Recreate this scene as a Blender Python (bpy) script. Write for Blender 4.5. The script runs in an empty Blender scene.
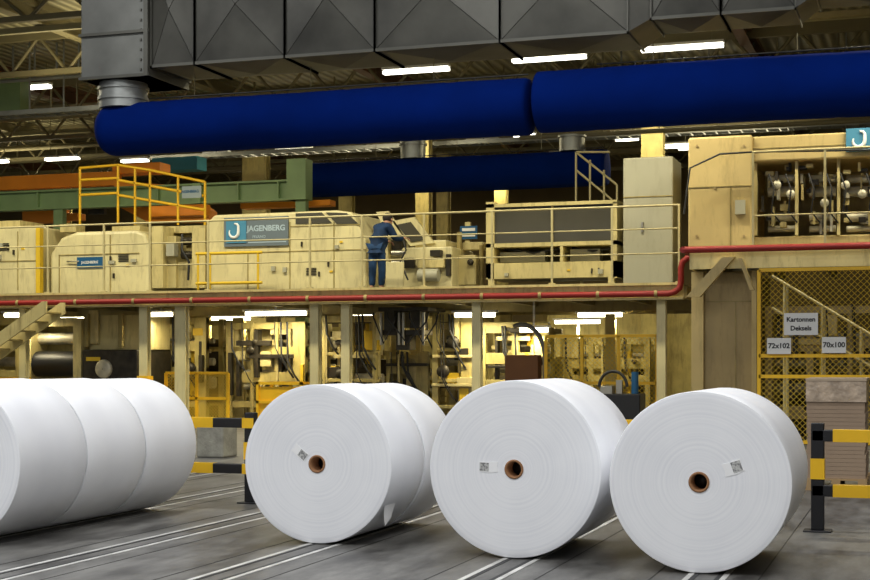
import bpy, math, random, bmesh
from mathutils import Vector, Matrix
random.seed(7)
S=bpy.context.scene
COL=S.collection
F=1450.0; PH=math.radians(18.5); s_=math.sin(PH); c_=math.cos(PH); CH=1.5; HZ=360.0
# ---------- surveying helpers (measurements -> metres on a plane parallel to the machine front)
def tt(px,Y):
    u=(px-435)/F
    return Y/(u*s_+c_)
def XW(px,Y):
    u=(px-435)/F
    return tt(px,Y)*(u*c_-s_)
def ZW(px,py,Y): return CH+tt(px,Y)*(HZ-py)/F

# ---------- materials
MATS={}
def mat(name,col,rough=0.5,metal=0.0,var=0.10,scale=1.2,bump=0.0,bscale=30.0,emit=None,es=0.0,dirt=0.0,grime=0.0,spec=None):
    if name in MATS: return MATS[name]
    m=bpy.data.materials.new(name); m.use_nodes=True
    nt=m.node_tree; b=nt.nodes['Principled BSDF']
    tc=nt.nodes.new('ShaderNodeTexCoord')
    n=nt.nodes.new('ShaderNodeTexNoise'); n.inputs['Scale'].default_value=scale; n.inputs['Detail'].default_value=6
    nt.links.new(tc.outputs['Object'],n.inputs['Vector'])
    r=nt.nodes.new('ShaderNodeValToRGB')
    lo=[max(0,c*(1-var-dirt)) for c in col]; hi=[min(1,c*(1+var)) for c in col]
    r.color_ramp.elements[0].color=(*lo,1); r.color_ramp.elements[1].color=(*hi,1)
    r.color_ramp.elements[0].position=0.25; r.color_ramp.elements[1].position=0.65
    nt.links.new(n.outputs['Fac'],r.inputs['Fac'])
    out=r.outputs['Color']
    if grime>0:
        mp=nt.nodes.new('ShaderNodeMapping'); mp.inputs['Scale'].default_value=(3.5,3.5,.7)
        nt.links.new(tc.outputs['Object'],mp.inputs[0])
        g=nt.nodes.new('ShaderNodeTexNoise'); g.inputs['Scale'].default_value=1.6; g.inputs['Detail'].default_value=9; g.inputs['Roughness'].default_value=.7
        nt.links.new(mp.outputs[0],g.inputs['Vector'])
        mr=nt.nodes.new('ShaderNodeMapRange'); mr.inputs['From Min'].default_value=.5; mr.inputs['From Max'].default_value=.72; mr.inputs['To Max'].default_value=grime
        nt.links.new(g.outputs['Fac'],mr.inputs['Value'])
        mx=nt.nodes.new('ShaderNodeMix'); mx.data_type='RGBA'; mx.inputs['B'].default_value=(.16,.11,.04,1)
        nt.links.new(mr.outputs[0],mx.inputs['Factor']); nt.links.new(out,mx.inputs['A']); out=mx.outputs['Result']
    nt.links.new(out,b.inputs['Base Color'])
    b.inputs['Roughness'].default_value=rough; b.inputs['Metallic'].default_value=metal
    if spec is not None: b.inputs['Specular IOR Level'].default_value=spec
    if bump>0:
        n2=nt.nodes.new('ShaderNodeTexNoise'); n2.inputs['Scale'].default_value=bscale
        nt.links.new(tc.outputs['Object'],n2.inputs['Vector'])
        bp=nt.nodes.new('ShaderNodeBump'); bp.inputs['Strength'].default_value=bump; bp.inputs['Distance'].default_value=0.02
        nt.links.new(n2.outputs['Fac'],bp.inputs['Height']); nt.links.new(bp.outputs['Normal'],b.inputs['Normal'])
    if emit:
        b.inputs['Emission Color'].default_value=(*emit,1); b.inputs['Emission Strength'].default_value=es
    MATS[name]=m; return m
cream=mat('cream_paint',(0.62,0.53,0.25),0.45,dirt=0.10,grime=.6)
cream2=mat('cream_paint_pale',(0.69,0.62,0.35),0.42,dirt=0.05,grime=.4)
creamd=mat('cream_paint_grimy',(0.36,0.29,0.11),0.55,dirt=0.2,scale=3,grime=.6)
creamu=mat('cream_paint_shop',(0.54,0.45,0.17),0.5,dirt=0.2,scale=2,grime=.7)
railm=mat('handrail_cream',(0.50,0.44,0.24),0.45)
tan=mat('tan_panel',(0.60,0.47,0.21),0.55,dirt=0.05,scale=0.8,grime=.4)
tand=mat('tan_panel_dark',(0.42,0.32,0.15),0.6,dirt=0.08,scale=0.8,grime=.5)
greyb=mat('cabinet_grey_beige',(0.42,0.41,0.31),0.5,var=.04,grime=.2)
yellow=mat('safety_yellow',(0.85,0.52,0.02),0.45)
yellowd=mat('guard_yellow',(0.70,0.48,0.03),0.5)
black=mat('black_paint',(0.015,0.015,0.017),0.45)
dark=mat('dark_machine_steel',(0.045,0.038,0.026),0.45,0.4,var=0.4,scale=6)
darkp=mat('painted_gap_shade',(0.06,0.045,0.02),0.7,var=0.4,scale=2)  # dark colour standing in for shade in the gaps between machine parts
darkglass=mat('smoked_glass',(0.085,0.08,0.06),0.2)
steel=mat('bare_steel',(0.42,0.40,0.34),0.35,0.8)
steelp=mat('pale_worn_steel',(0.50,0.47,0.36),0.5,0.3,var=.3,scale=5)
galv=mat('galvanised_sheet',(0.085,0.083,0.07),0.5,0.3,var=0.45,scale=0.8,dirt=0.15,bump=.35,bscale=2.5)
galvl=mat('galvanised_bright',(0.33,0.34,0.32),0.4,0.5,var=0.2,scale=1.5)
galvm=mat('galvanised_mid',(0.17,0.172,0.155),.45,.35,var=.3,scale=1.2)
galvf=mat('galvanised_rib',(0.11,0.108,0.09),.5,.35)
galvd=mat('galvanised_crease',(0.05,0.048,0.04),0.5,0.4)
red=mat('red_pipe_paint',(0.26,0.016,0.013),0.5)
green=mat('sage_green_beam_paint',(0.25,0.36,0.17),0.5,dirt=0.08)
orange=mat('orange_crane_paint',(0.85,0.30,0.02),0.5)
brown=mat('brown_board',(0.20,0.09,0.035),0.7)
bluesign=mat('blue_sign',(0.02,0.11,0.24),0.4)
greysign=mat('grey_blue_sign',(0.15,0.19,0.22),0.5,var=.03)
lightblue=mat('light_blue_logo',(0.08,0.27,0.42),0.4,var=.03)
navy=mat('pale_blue_lettering',(0.40,0.50,0.57),0.5)
white=mat('white_paint',(0.8,0.8,0.78),0.5,var=0.03)
ink=mat('black_ink',(0.02,0.02,0.02),0.6)
deckm=mat('deck_plate',(0.22,0.20,0.14),0.6)
roofs=mat('roof_steel',(0.22,0.19,0.10),0.6)
roofb=mat('roof_steel_brown',(0.16,0.075,0.035),0.6)
conc=mat('concrete',(0.30,0.29,0.24),0.85,bump=0.4,var=.25,scale=6)
woodm=mat('pallet_wood',(0.38,0.26,0.13),0.8)
boardm=mat('brown_board_sheets',(0.33,0.245,0.17),0.7)
cardb=mat('core_cardboard',(0.33,0.17,0.08),0.8)
hose=mat('hose_rubber',(0.03,0.03,0.03),0.5)
tealm=mat('teal_canopy',(0.05,0.28,0.38),0.5)
skin=mat('skin',(0.50,0.28,0.19),0.6)
hairm=mat('dark_hair',(0.02,0.015,0.012),0.7)
overall=mat('blue_overalls',(0.012,0.045,0.12),0.85,var=0.3,scale=8)
jacketm=mat('blue_work_jacket',(0.008,0.03,0.085),0.85,var=0.3,scale=8)
shoe=mat('work_shoe',(0.03,0.025,0.02),0.6)
tubem=mat('lamp_tube',(1,1,0.95),0.4,emit=(1,0.97,0.85),es=3.5)
tubew=mat('lamp_tube_warm',(1,1,0.9),0.4,emit=(1,0.93,0.68),es=6)
rubber=mat('grey_pvc',(0.2,0.2,0.19),0.6)
bluem=mat('blue_fabric',(0.0,0.013,0.125),0.95,var=0.12,scale=1.3,bump=0.5,bscale=3,spec=.08)
stick=mat('sticker_white',(0.90,0.90,0.90),.4,var=.02)
def paper_mat():
    m=bpy.data.materials.new('white_paper_winding'); m.use_nodes=True
    nt=m.node_tree; b=nt.nodes['Principled BSDF']; b.inputs['Roughness'].default_value=0.5
    tc=nt.nodes.new('ShaderNodeTexCoord'); sp=nt.nodes.new('ShaderNodeSeparateXYZ')
    nt.links.new(tc.outputs['Object'],sp.inputs[0])
    cb=nt.nodes.new('ShaderNodeCombineXYZ'); nt.links.new(sp.outputs['X'],cb.inputs['X']); nt.links.new(sp.outputs['Z'],cb.inputs['Z'])
    ln=nt.nodes.new('ShaderNodeVectorMath'); ln.operation='LENGTH'; nt.links.new(cb.outputs[0],ln.inputs[0])
    n1=nt.nodes.new('ShaderNodeTexNoise'); n1.noise_dimensions='1D'; n1.inputs['Scale'].default_value=55; n1.inputs['Detail'].default_value=5
    nt.links.new(ln.outputs['Value'],n1.inputs['W'])
    n2=nt.nodes.new('ShaderNodeTexNoise'); n2.inputs['Scale'].default_value=2.2; nt.links.new(tc.outputs['Object'],n2.inputs['Vector'])
    mx=nt.nodes.new('ShaderNodeMath'); mx.operation='MULTIPLY_ADD'; mx.inputs[1].default_value=0.5
    nt.links.new(n1.outputs['Fac'],mx.inputs[0]); 
    h=nt.nodes.new('ShaderNodeMath'); h.operation='MULTIPLY'; h.inputs[1].default_value=0.5; nt.links.new(n2.outputs['Fac'],h.inputs[0])
    nt.links.new(h.outputs[0],mx.inputs[2])
    r=nt.nodes.new('ShaderNodeValToRGB'); r.color_ramp.elements[0].color=(0.79,0.80,0.83,1); r.color_ramp.elements[1].color=(0.89,0.895,0.91,1)
    r.color_ramp.elements[0].position=0.3; r.color_ramp.elements[1].position=0.6
    nt.links.new(mx.outputs[0],r.inputs['Fac']); nt.links.new(r.outputs['Color'],b.inputs['Base Color'])
    return m
paper=paper_mat()
def floor_mat():
    m=bpy.data.materials.new('worn_grey_floor'); m.use_nodes=True
    nt=m.node_tree; b=nt.nodes['Principled BSDF']
    tc=nt.nodes.new('ShaderNodeTexCoord')
    n=nt.nodes.new('ShaderNodeTexNoise'); n.inputs['Scale'].default_value=1.3; n.inputs['Detail'].default_value=12; n.inputs['Roughness'].default_value=0.74
    mp=nt.nodes.new('ShaderNodeMapping'); mp.inputs['Scale'].default_value=(2.4,0.7,1)
    nt.links.new(tc.outputs['Object'],mp.inputs[0]); nt.links.new(mp.outputs[0],n.inputs['Vector'])
    r=nt.nodes.new('ShaderNodeValToRGB')
    r.color_ramp.elements[0].color=(0.045,0.043,0.04,1); r.color_ramp.elements[1].color=(0.23,0.225,0.21,1)
    r.color_ramp.elements[0].position=0.36; r.color_ramp.elements[1].position=0.68
    nt.links.new(n.outputs['Fac'],r.inputs['Fac'])
    nt.links.new(r.outputs['Color'],b.inputs['Base Color'])
    r2=nt.nodes.new('ShaderNodeMapRange'); r2.inputs['To Min'].default_value=0.28; r2.inputs['To Max'].default_value=0.58
    nt.links.new(n.outputs['Fac'],r2.inputs['Value']); nt.links.new(r2.outputs[0],b.inputs['Roughness'])
    return m
def roof_mat():
    m=bpy.data.materials.new('corrugated_roof_sheet'); m.use_nodes=True
    nt=m.node_tree; b=nt.nodes['Principled BSDF']; b.inputs['Roughness'].default_value=0.6
    tc=nt.nodes.new('ShaderNodeTexCoord'); w=nt.nodes.new('ShaderNodeTexWave'); w.bands_direction='X'; w.inputs['Scale'].default_value=1.1
    nt.links.new(tc.outputs['Object'],w.inputs['Vector'])
    r=nt.nodes.new('ShaderNodeValToRGB'); r.color_ramp.elements[0].color=(0.20,0.18,0.10,1); r.color_ramp.elements[1].color=(0.44,0.40,0.25,1)
    nt.links.new(w.outputs['Fac'],r.inputs['Fac']); nt.links.new(r.outputs['Color'],b.inputs['Base Color'])
    bp=nt.nodes.new('ShaderNodeBump'); bp.inputs['Distance'].default_value=0.05; nt.links.new(w.outputs['Fac'],bp.inputs['Height']); nt.links.new(bp.outputs['Normal'],b.inputs['Normal'])
    return m
def label_mat():
    m=bpy.data.materials.new('printed_label'); m.use_nodes=True
    nt=m.node_tree; b=nt.nodes['Principled BSDF']
    tc=nt.nodes.new('ShaderNodeTexCoord'); w=nt.nodes.new('ShaderNodeTexNoise'); w.inputs['Scale'].default_value=70
    nt.links.new(tc.outputs['Object'],w.inputs['Vector'])
    r=nt.nodes.new('ShaderNodeValToRGB'); r.color_ramp.elements[0].color=(0.22,0.22,0.22,1); r.color_ramp.elements[1].color=(0.55,0.55,0.53,1)
    r.color_ramp.elements[0].position=.4; r.color_ramp.elements[1].position=.55
    nt.links.new(w.outputs['Fac'],r.inputs['Fac']); nt.links.new(r.outputs['Color'],b.inputs['Base Color'])
    return m
labm=label_mat()

# ---------- mesh builder
ZMIN=None
class MB:
    def __init__(s): s.v=[]; s.f=[]; s.smooth=[]; s.pc=[]
    def mark(s): s.pc.append((len(s.v),len(s.f)))
    def add(s,vs,fs,sm=False):
        if not s.pc: s.mark()
        o=len(s.v); s.v+= [tuple(v) for v in vs]
        for f in fs: s.f.append([i+o for i in f]); s.smooth.append(sm)
        return s
    def box(s,x0,x1,y0,y1,z0,z1):
        s.mark()
        if x0>x1:x0,x1=x1,x0
        if y0>y1:y0,y1=y1,y0
        if z0>z1:z0,z1=z1,z0
        vs=[(x0,y0,z0),(x1,y0,z0),(x1,y1,z0),(x0,y1,z0),(x0,y0,z1),(x1,y0,z1),(x1,y1,z1),(x0,y1,z1)]
        return s.add(vs,[(0,3,2,1),(4,5,6,7),(0,1,5,4),(1,2,6,5),(2,3,7,6),(3,0,4,7)])
    def pbox(s,p0,p1,q0,q1,Y,dep):
        pm=(p0+p1)/2; z0=ZW(pm,q1,Y)
        if ZMIN is not None: z0=max(z0,ZMIN)
        return s.box(XW(p0,Y),XW(p1,Y),Y,Y+dep,z0,ZW(pm,q0,Y))
    def tube(s,pts,r,seg=8,caps=True,sm=True):
        s.mark()
        pts=[Vector(p) for p in pts]; n=len(pts); rr=r if isinstance(r,(list,tuple)) else [r]*n
        rings=[]; up=None
        for i,p in enumerate(pts):
            d=(pts[min(i+1,n-1)]-pts[max(i-1,0)]).normalized()
            if up is None:
                a=Vector((0,0,1)) if abs(d.z)<0.9 else Vector((1,0,0))
                up=(a-d*a.dot(d)).normalized()
            else:
                up=(up-d*up.dot(d))
                up=up.normalized() if up.length>1e-5 else Vector((1,0,0))
            sd=d.cross(up)
            rings.append([p+(up*math.cos(2*math.pi*j/seg)+sd*math.sin(2*math.pi*j/seg))*rr[i] for j in range(seg)])
        vs=[v for R in rings for v in R]; fs=[]
        for i in range(n-1):
            for j in range(seg):
                k2=(j+1)%seg; fs.append((i*seg+j,i*seg+k2,(i+1)*seg+k2,(i+1)*seg+j))
        s.add(vs,fs,sm)
        if caps:
            s.add(rings[0],[tuple(range(seg))[::-1]]); s.add(rings[-1],[tuple(range(seg))])
        return s
    def prism(s,prof,y0,y1):
        s.mark()
        n=len(prof); vs=[(x,y0,z) for x,z in prof]+[(x,y1,z) for x,z in prof]
        fs=[tuple(range(n)),tuple(range(2*n-1,n-1,-1))]+[(i,i+n,(i+1)%n+n,(i+1)%n) for i in range(n)]
        return s.add(vs,fs)
    def lathe(s,prof,cx,cz,y0,seg=64,closed=False):
        s.mark()
        vs=[]; 
        for r,y in prof:
            for j in range(seg):
                a=2*math.pi*j/seg; vs.append((cx+r*math.cos(a),y0+y,cz+r*math.sin(a)))
        fs=[]; m=len(prof)
        for i in range(m-1 if not closed else m):
            i2=(i+1)%m
            for j in range(seg):
                k=(j+1)%seg; fs.append((i*seg+j,i*seg+k,i2*seg+k,i2*seg+j))
        return s.add(vs,fs,True)
    def text(s,txt,size,x,y,z,align='CENTER',fat=0):
        s.mark()
        cu=bpy.data.curves.new('t','FONT'); cu.body=txt; cu.size=size; cu.align_x=align; cu.align_y='CENTER'; cu.extrude=0.002
        cu.resolution_u=3; cu.offset=fat
        o=bpy.data.objects.new('t',cu); COL.objects.link(o); bpy.context.view_layer.update()
        me=bpy.data.meshes.new_from_object(o.evaluated_get(bpy.context.evaluated_depsgraph_get()))
        s.add([(x+v.co.x,y-v.co.z,z+v.co.y) for v in me.vertices],[tuple(p.vertices) for p in me.polygons])
        bpy.data.objects.remove(o); bpy.data.meshes.remove(me); bpy.data.curves.remove(cu)
        return s
    def pieces(s):
        out=[]; pc=s.pc+[(len(s.v),len(s.f))]
        for (a,fa),(b,fb) in zip(pc[:-1],pc[1:]):
            m=MB(); m.v=s.v[a:b]; m.f=[[i-a for i in f] for f in s.f[fa:fb]]; m.smooth=s.smooth[fa:fb]; m.pc=[(0,0)]
            if m.v: out.append(m)
        return out
def mkobj(name,mb,material,origin=(0,0,0),bevel=0):
    me=bpy.data.meshes.new(name); o3=Vector(origin)
    me.from_pydata([tuple(Vector(v)-o3) for v in mb.v],[],mb.f)
    for p,sm in zip(me.polygons,mb.smooth): p.use_smooth=sm
    me.materials.append(material); me.update()
    bm=bmesh.new(); bm.from_mesh(me); bmesh.ops.recalc_face_normals(bm,faces=bm.faces[:]); bm.to_mesh(me); bm.free()
    o=bpy.data.objects.new(name,me); o.location=o3; COL.objects.link(o)
    if bevel:
        b=o.modifiers.new('bevel','BEVEL'); b.width=bevel; b.segments=2; b.limit_method='ANGLE'
    return o
WHOLE={'lettering','frame','wire_mesh','fence_frame','panel_seam','logo_mark','collar_ring','duct_flange','duct_crease','duct_elbow_flange','cabinet_frame','printed_label','core_tube','base_plate','shaft','post','guard_rail','guard_tube','tube_frame','board_sheets','name_board','rail','edge_channel','logo_square','lamp_housing','duct_body','vent_louvre','louvre'}
class Thing:
    def __init__(s,name,label,cat,loc,group=None):
        s.e=bpy.data.objects.new(name,None); s.e.location=loc; s.e.empty_display_size=0.2; COL.objects.link(s.e)
        s.e['label']=label; s.e['category']=cat; s.loc=Vector(loc)
        if group: s.e['group']=group
    def part(s,name,mb,m,parent=None,label=None,bevel=0):
        ps=[mb] if name in WHOLE else mb.pieces()
        o=None
        for p in ps:
            o=mkobj(name,p,m,s.loc,bevel); o.location=(0,0,0); o.parent=parent or s.e
            if label: o['label']=label
        return o
def single(name,label,cat,mb,m,group=None,bevel=0,kind=None,origin=None):
    if origin is None:
        xs=[v[0] for v in mb.v]; ys=[v[1] for v in mb.v]; zs=[v[2] for v in mb.v]
        origin=((min(xs)+max(xs))/2,(min(ys)+max(ys))/2,min(zs))
    o=mkobj(name,mb,m,origin,bevel); o['label']=label; o['category']=cat
    if group:o['group']=group
    if kind:o['kind']=kind
    return o
def structure(name,mb,m,label):
    o=mkobj(name,mb,m); o['kind']='structure'; o['label']=label; o['category']=name.split('_')[0]; return o
def fittings(t,p0,p1,q0,q1,Y,seed,n=4,louvres=1):
    rnd=random.Random(seed)
    for k in range(louvres):
        a=rnd.uniform(p0+2,p1-14); q=rnd.uniform(q0+4,q1-10); mb=MB()
        for j in range(5): mb.pbox(a,a+10,q+j*1.6,q+j*1.6+.7,Y-.02,.03)
        t.part('vent_louvre',mb,dark)
    mb=MB(); m2=MB(); m3=MB()
    for k in range(n):
        a=rnd.uniform(p0+2,p1-4); q=rnd.uniform(q0+3,q1-4)
        if k%3==0: mb.pbox(a,a+1.2,q,q+5,Y-.05,.05)
        elif k%3==1: m2.pbox(a,a+rnd.uniform(3,6),q,q+rnd.uniform(3,5),Y-.06,.07)
        else: m3.pbox(a,a+3,q,q+2,Y-.02,.03)
    if mb.v: t.part('door_handle',mb,dark)
    if m2.v: t.part('switch_box',m2,greyb)
    if m3.v: t.part('warning_plate',m3,yellowd)

# ================= SHELL
RX0,RX1,RY0,RY1,RZ=-52,9,-7,58,9.6
structure('floor',MB().box(RX0,RX1,RY0,RY1,-0.3,0),floor_mat(),'worn grey painted concrete factory floor')
structure('ceiling',MB().box(RX0,RX1,RY0,RY1,RZ,RZ+0.2),roof_mat(),'olive corrugated steel factory roof deck')
wallm=mat('dim_wall',(0.18,0.135,0.06),0.8,var=0.2,scale=0.5)
structure('wall_back',MB().box(RX0,RX1,RY1,RY1+0.3,0,RZ),wallm,'dim brown far factory wall')
structure('wall_left',MB().box(RX0-0.3,RX0,RY0,RY1,0,RZ),wallm,'dim brown side factory wall')
structure('wall_right',MB().box(RX1,RX1+0.3,RY0,RY1,0,RZ),wallm,'dim brown side factory wall')

for Y in (26.5,30.5,35.8,39.5,43.5,48,52.5):
    mb=MB(); z0,z1=8.45,9.4
    if Y==26.5: z0=8.7
    mb.box(RX0+.1,RX1-.1,Y-.07,Y+.07,z0,z0+.12); mb.box(RX0+.1,RX1-.1,Y-.07,Y+.07,z1-.1,RZ-.005)
    x=-42
    while x<6:
        mb.tube([(x,Y,z0+.05),(x+.8,Y,z1)],.045,5); mb.tube([(x+.8,Y,z1),(x+1.6,Y,z0+.05)],.045,5); x+=1.6
    single('roof_truss','olive steel lattice roof truss under the roof deck','roof truss',mb,roofs,group='lattice roof trusses')
for i,X in enumerate((-39,-34,-29,-24,-19,-14,-9,-4,1)):
    mb=MB(); mb.box(X-.14,X+.14,2,RY1-.1,9.12,9.16); mb.box(X-.02,X+.02,2,RY1-.1,9.16,9.46); mb.box(X-.14,X+.14,2,RY1-.1,9.46,RZ-.002)
    single('roof_girder','brown steel I-section roof girder','roof girder',mb,roofb if i%2 else roofs,group='roof girders')
for Y in (28.5,33,37.5,41.5,46,50.3):
    single('roof_purlin','light olive steel roof purlin','purlin',MB().box(RX0+.1,RX1-.1,Y-.06,Y+.06,8.98,9.11),mat('roof_steel_light',(0.34,0.31,0.18),.6),group='roof purlins')
for Y,px0,px1,py,r in ((42.3,0,300,131,.09),(38.4,180,640,92,.06),(45,560,870,124,.09),(45,0,200,122,.09),(49.5,0,870,142,.12),(40.6,480,870,112,.05),(37,640,870,100,.05),(32,0,90,40,.05),(34.8,-20,90,118,.07),(36.8,560,870,128,.06)):
    mb=MB(); z=min(8.7,ZW((px0+px1)/2,py,Y)); mb.tube([(XW(px0-40,Y),Y,z),(XW(px1,Y),Y,z)],r,8)
    for k in range(6):
        x=XW(px0-40,Y)+(XW(px1,Y)-XW(px0-40,Y))*(k+.5)/6; mb.box(x-.02,x+.02,Y-.02,Y+.02,z,9.599)
    single('service_pipe','dull olive service pipe hung below the roof','pipe',mb,galvl if r<.06 else roofs,group='roof service pipes')
for Y,p0,p1,z in ((31.4,-60,110,7.7),(41,150,870,7.9)):
    mb=MB(); a,b=XW(p0,Y),XW(p1,Y); mb.box(a,b,Y,Y+.02,z,z+.12); mb.box(a,b,Y+.5,Y+.52,z,z+.12)
    x=a
    while x<b: mb.box(x,x+.04,Y+.02,Y+.5,z,z+.02); x+=.35
    for k in range(5):
        x=a+(b-a)*(k+.5)/5; mb.box(x,x+.03,Y+.24,Y+.28,z+.02,9.599); mb.box(x,x+.03,Y+.02,Y+.5,z+.01,z+.03)
    single('cable_tray','steel ladder cable tray hung under the roof','cable tray',mb,galvl,group='cable trays')
for px,Y,w in ((254,44,26),(422,40,14),(442,46,12),(652,40,22),(60,49,16),(140,50.5,14),(500,50.5,12),(345,50.5,14)):
    X=XW(px,Y); h=w*tt(px,Y)/F/2
    mb=MB(); mb.box(X-h,X+h,Y,Y+.06,0,8.4); mb.box(X-h,X+h,Y+.3,Y+.36,0,8.4); mb.box(X-.03,X+.03,Y+.06,Y+.3,0,8.4)
    single('building_column','cream painted steel H-section building column','column',mb,creamu,group='building columns')

def lamp(X,Y,Z,L,r=.05):
    t=Thing('ceiling_lamp','long white fluorescent batten lamp hanging from the roof','lamp',(X,Y,Z),'ceiling fluorescent lamps')
    t.part('lamp_housing',MB().box(X-L/2,X+L/2,Y-.12,Y+.12,Z+.06,Z+.12),white)
    t.part('lamp_tube',MB().tube([(X-L/2+.02,Y-.06,Z),(X+L/2-.02,Y-.06,Z)],r,8).tube([(X-L/2+.02,Y+.07,Z),(X+L/2-.02,Y+.07,Z)],r,8),tubem)
    mb=MB()
    for q in (-L*.35,L*.35): mb.tube([(X+q,Y,Z+.12),(X+q,Y,RZ)],.012,4)
    t.part('suspension_rod',mb,roofs)
for px,q,L in ((682,48,1.95),(549,59,1.85),(416,71,1.75),(37,87.5,.85),(-70,92,1.9)):
    lamp(XW(px,34),34,ZW(px,q,34),L,.042)
for px,q,L in ((290,149.5,1.2),(212,153.5,.9),(130,160,1.0),(57,158,1.3),(480,141,1.0),(674,145,.8),(740,128,1.2),(-10,161,1.0),(625,138,.7)): lamp(XW(px,41.6),41.9,ZW(px,q,41.6),L,.035)
for px,q,L in ((100,146,.9),(20,148,.9),(560,128,.9),(690,121,.9),(800,121,.9),(10,112,.9)): lamp(XW(px,46.8),47.2,min(8.35,ZW(px,q,46.8)),L,.035)
lamp(XW(88,40.5),40.5,ZW(88,84,40.5),.6,.04)
lamp(XW(528,43),42.6,min(8.3,ZW(528,127,43)),.7,.035)
for px in (8,230): lamp(XW(px,51),51,7.9,1.3,.035)

# ================= VENTILATION
Y0,Y1=22,23.35
Zb=ZW(155,66,22); Zt=Zb+1.8
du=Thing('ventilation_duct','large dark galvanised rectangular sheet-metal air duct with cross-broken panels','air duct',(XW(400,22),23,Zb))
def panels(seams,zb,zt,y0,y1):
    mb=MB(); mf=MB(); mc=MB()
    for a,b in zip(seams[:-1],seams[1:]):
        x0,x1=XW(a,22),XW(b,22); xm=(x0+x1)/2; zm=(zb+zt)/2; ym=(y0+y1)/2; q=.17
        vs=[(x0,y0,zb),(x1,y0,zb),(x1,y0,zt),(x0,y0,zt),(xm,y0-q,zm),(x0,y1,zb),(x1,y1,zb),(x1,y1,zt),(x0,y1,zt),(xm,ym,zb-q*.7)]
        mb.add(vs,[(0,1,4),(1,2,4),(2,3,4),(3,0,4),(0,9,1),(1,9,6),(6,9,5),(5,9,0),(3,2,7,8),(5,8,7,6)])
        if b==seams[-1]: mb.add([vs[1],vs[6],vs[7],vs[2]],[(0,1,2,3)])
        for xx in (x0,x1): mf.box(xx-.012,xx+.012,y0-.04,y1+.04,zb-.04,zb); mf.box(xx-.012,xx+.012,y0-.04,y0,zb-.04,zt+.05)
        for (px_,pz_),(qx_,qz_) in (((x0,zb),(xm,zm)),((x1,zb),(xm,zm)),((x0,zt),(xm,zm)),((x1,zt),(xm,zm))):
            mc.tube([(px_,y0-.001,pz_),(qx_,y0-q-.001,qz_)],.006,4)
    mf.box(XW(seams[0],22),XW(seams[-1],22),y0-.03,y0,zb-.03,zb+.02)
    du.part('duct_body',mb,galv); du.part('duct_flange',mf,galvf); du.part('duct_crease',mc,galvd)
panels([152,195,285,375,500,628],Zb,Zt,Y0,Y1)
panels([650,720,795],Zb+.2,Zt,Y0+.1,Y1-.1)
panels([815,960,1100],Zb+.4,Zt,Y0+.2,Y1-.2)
mb=MB()
for a,b,za,zc,ya in ((628,650,Zb,Zb+.2,.1),(795,815,Zb+.2,Zb+.4,.1)):
    xa_,xb_=XW(a,22),XW(b,22); o=0 if a==628 else .1
    vs=[(xa_,Y0+o,za),(xa_,Y1-o,za),(xa_,Y1-o,Zt),(xa_,Y0+o,Zt),(xb_,Y0+o+ya,zc),(xb_,Y1-o-ya,zc),(xb_,Y1-o-ya,Zt),(xb_,Y0+o+ya,Zt)]
    mb.mark(); mb.add(vs,[(0,1,5,4),(1,2,6,5),(2,3,7,6),(3,0,4,7)])
du.part('duct_reducer',mb,galv)
mb=MB()
for px in (300,560,800): mb.box(XW(px,23)-.02,XW(px,23)+.02,22.9,22.94,Zt-.4,RZ)
du.part('hanger_rod',mb,roofs)
x0,x1=XW(83,22),XW(150,22); zb=ZW(115,79,22); zt=ZW(115,-30,22)
prof=[(x1,zb),(x1,zt)]
for k in range(7):
    a=math.pi/2*k/6; R=.5; prof.append((x0+R-R*math.sin(a),zt-R+R*math.cos(a)))
prof+= [(x0,zb)]
el=Thing('duct_drop','galvanised duct end box with round collar feeding the blue textile duct','air duct',((x0+x1)/2,22.7,zb))
el.part('duct_elbow',MB().prism(prof,21.95,23.3),galvm)
mb=MB()
for z in (zb+.0,zb+.75): mb.box(x0-.03,x1+.03,21.9,23.35,z,z+.05)
mb.box(x1-.06,x1+.02,21.88,23.35,zb,zt)
for k in range(9): mb.box(x1-.16,x1-.13,21.93,21.96,zb+.1+k*.17,zb+.14+k*.17)
el.part('duct_elbow_flange',mb,galvf)
ZB=5.55; RB=.455
xc=XW(122,22.4)
el.part('round_collar',MB().tube([(xc,22.45,ZB+.36),(xc,22.45,zb+.02)],.42,28),galvl)
mb=MB(); 
for z in (ZB+.50,zb-.12): mb.tube([(xc,22.45,z),(xc,22.45,z+.05)],.45,28)
el.part('collar_ring',mb,galvl)
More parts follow.
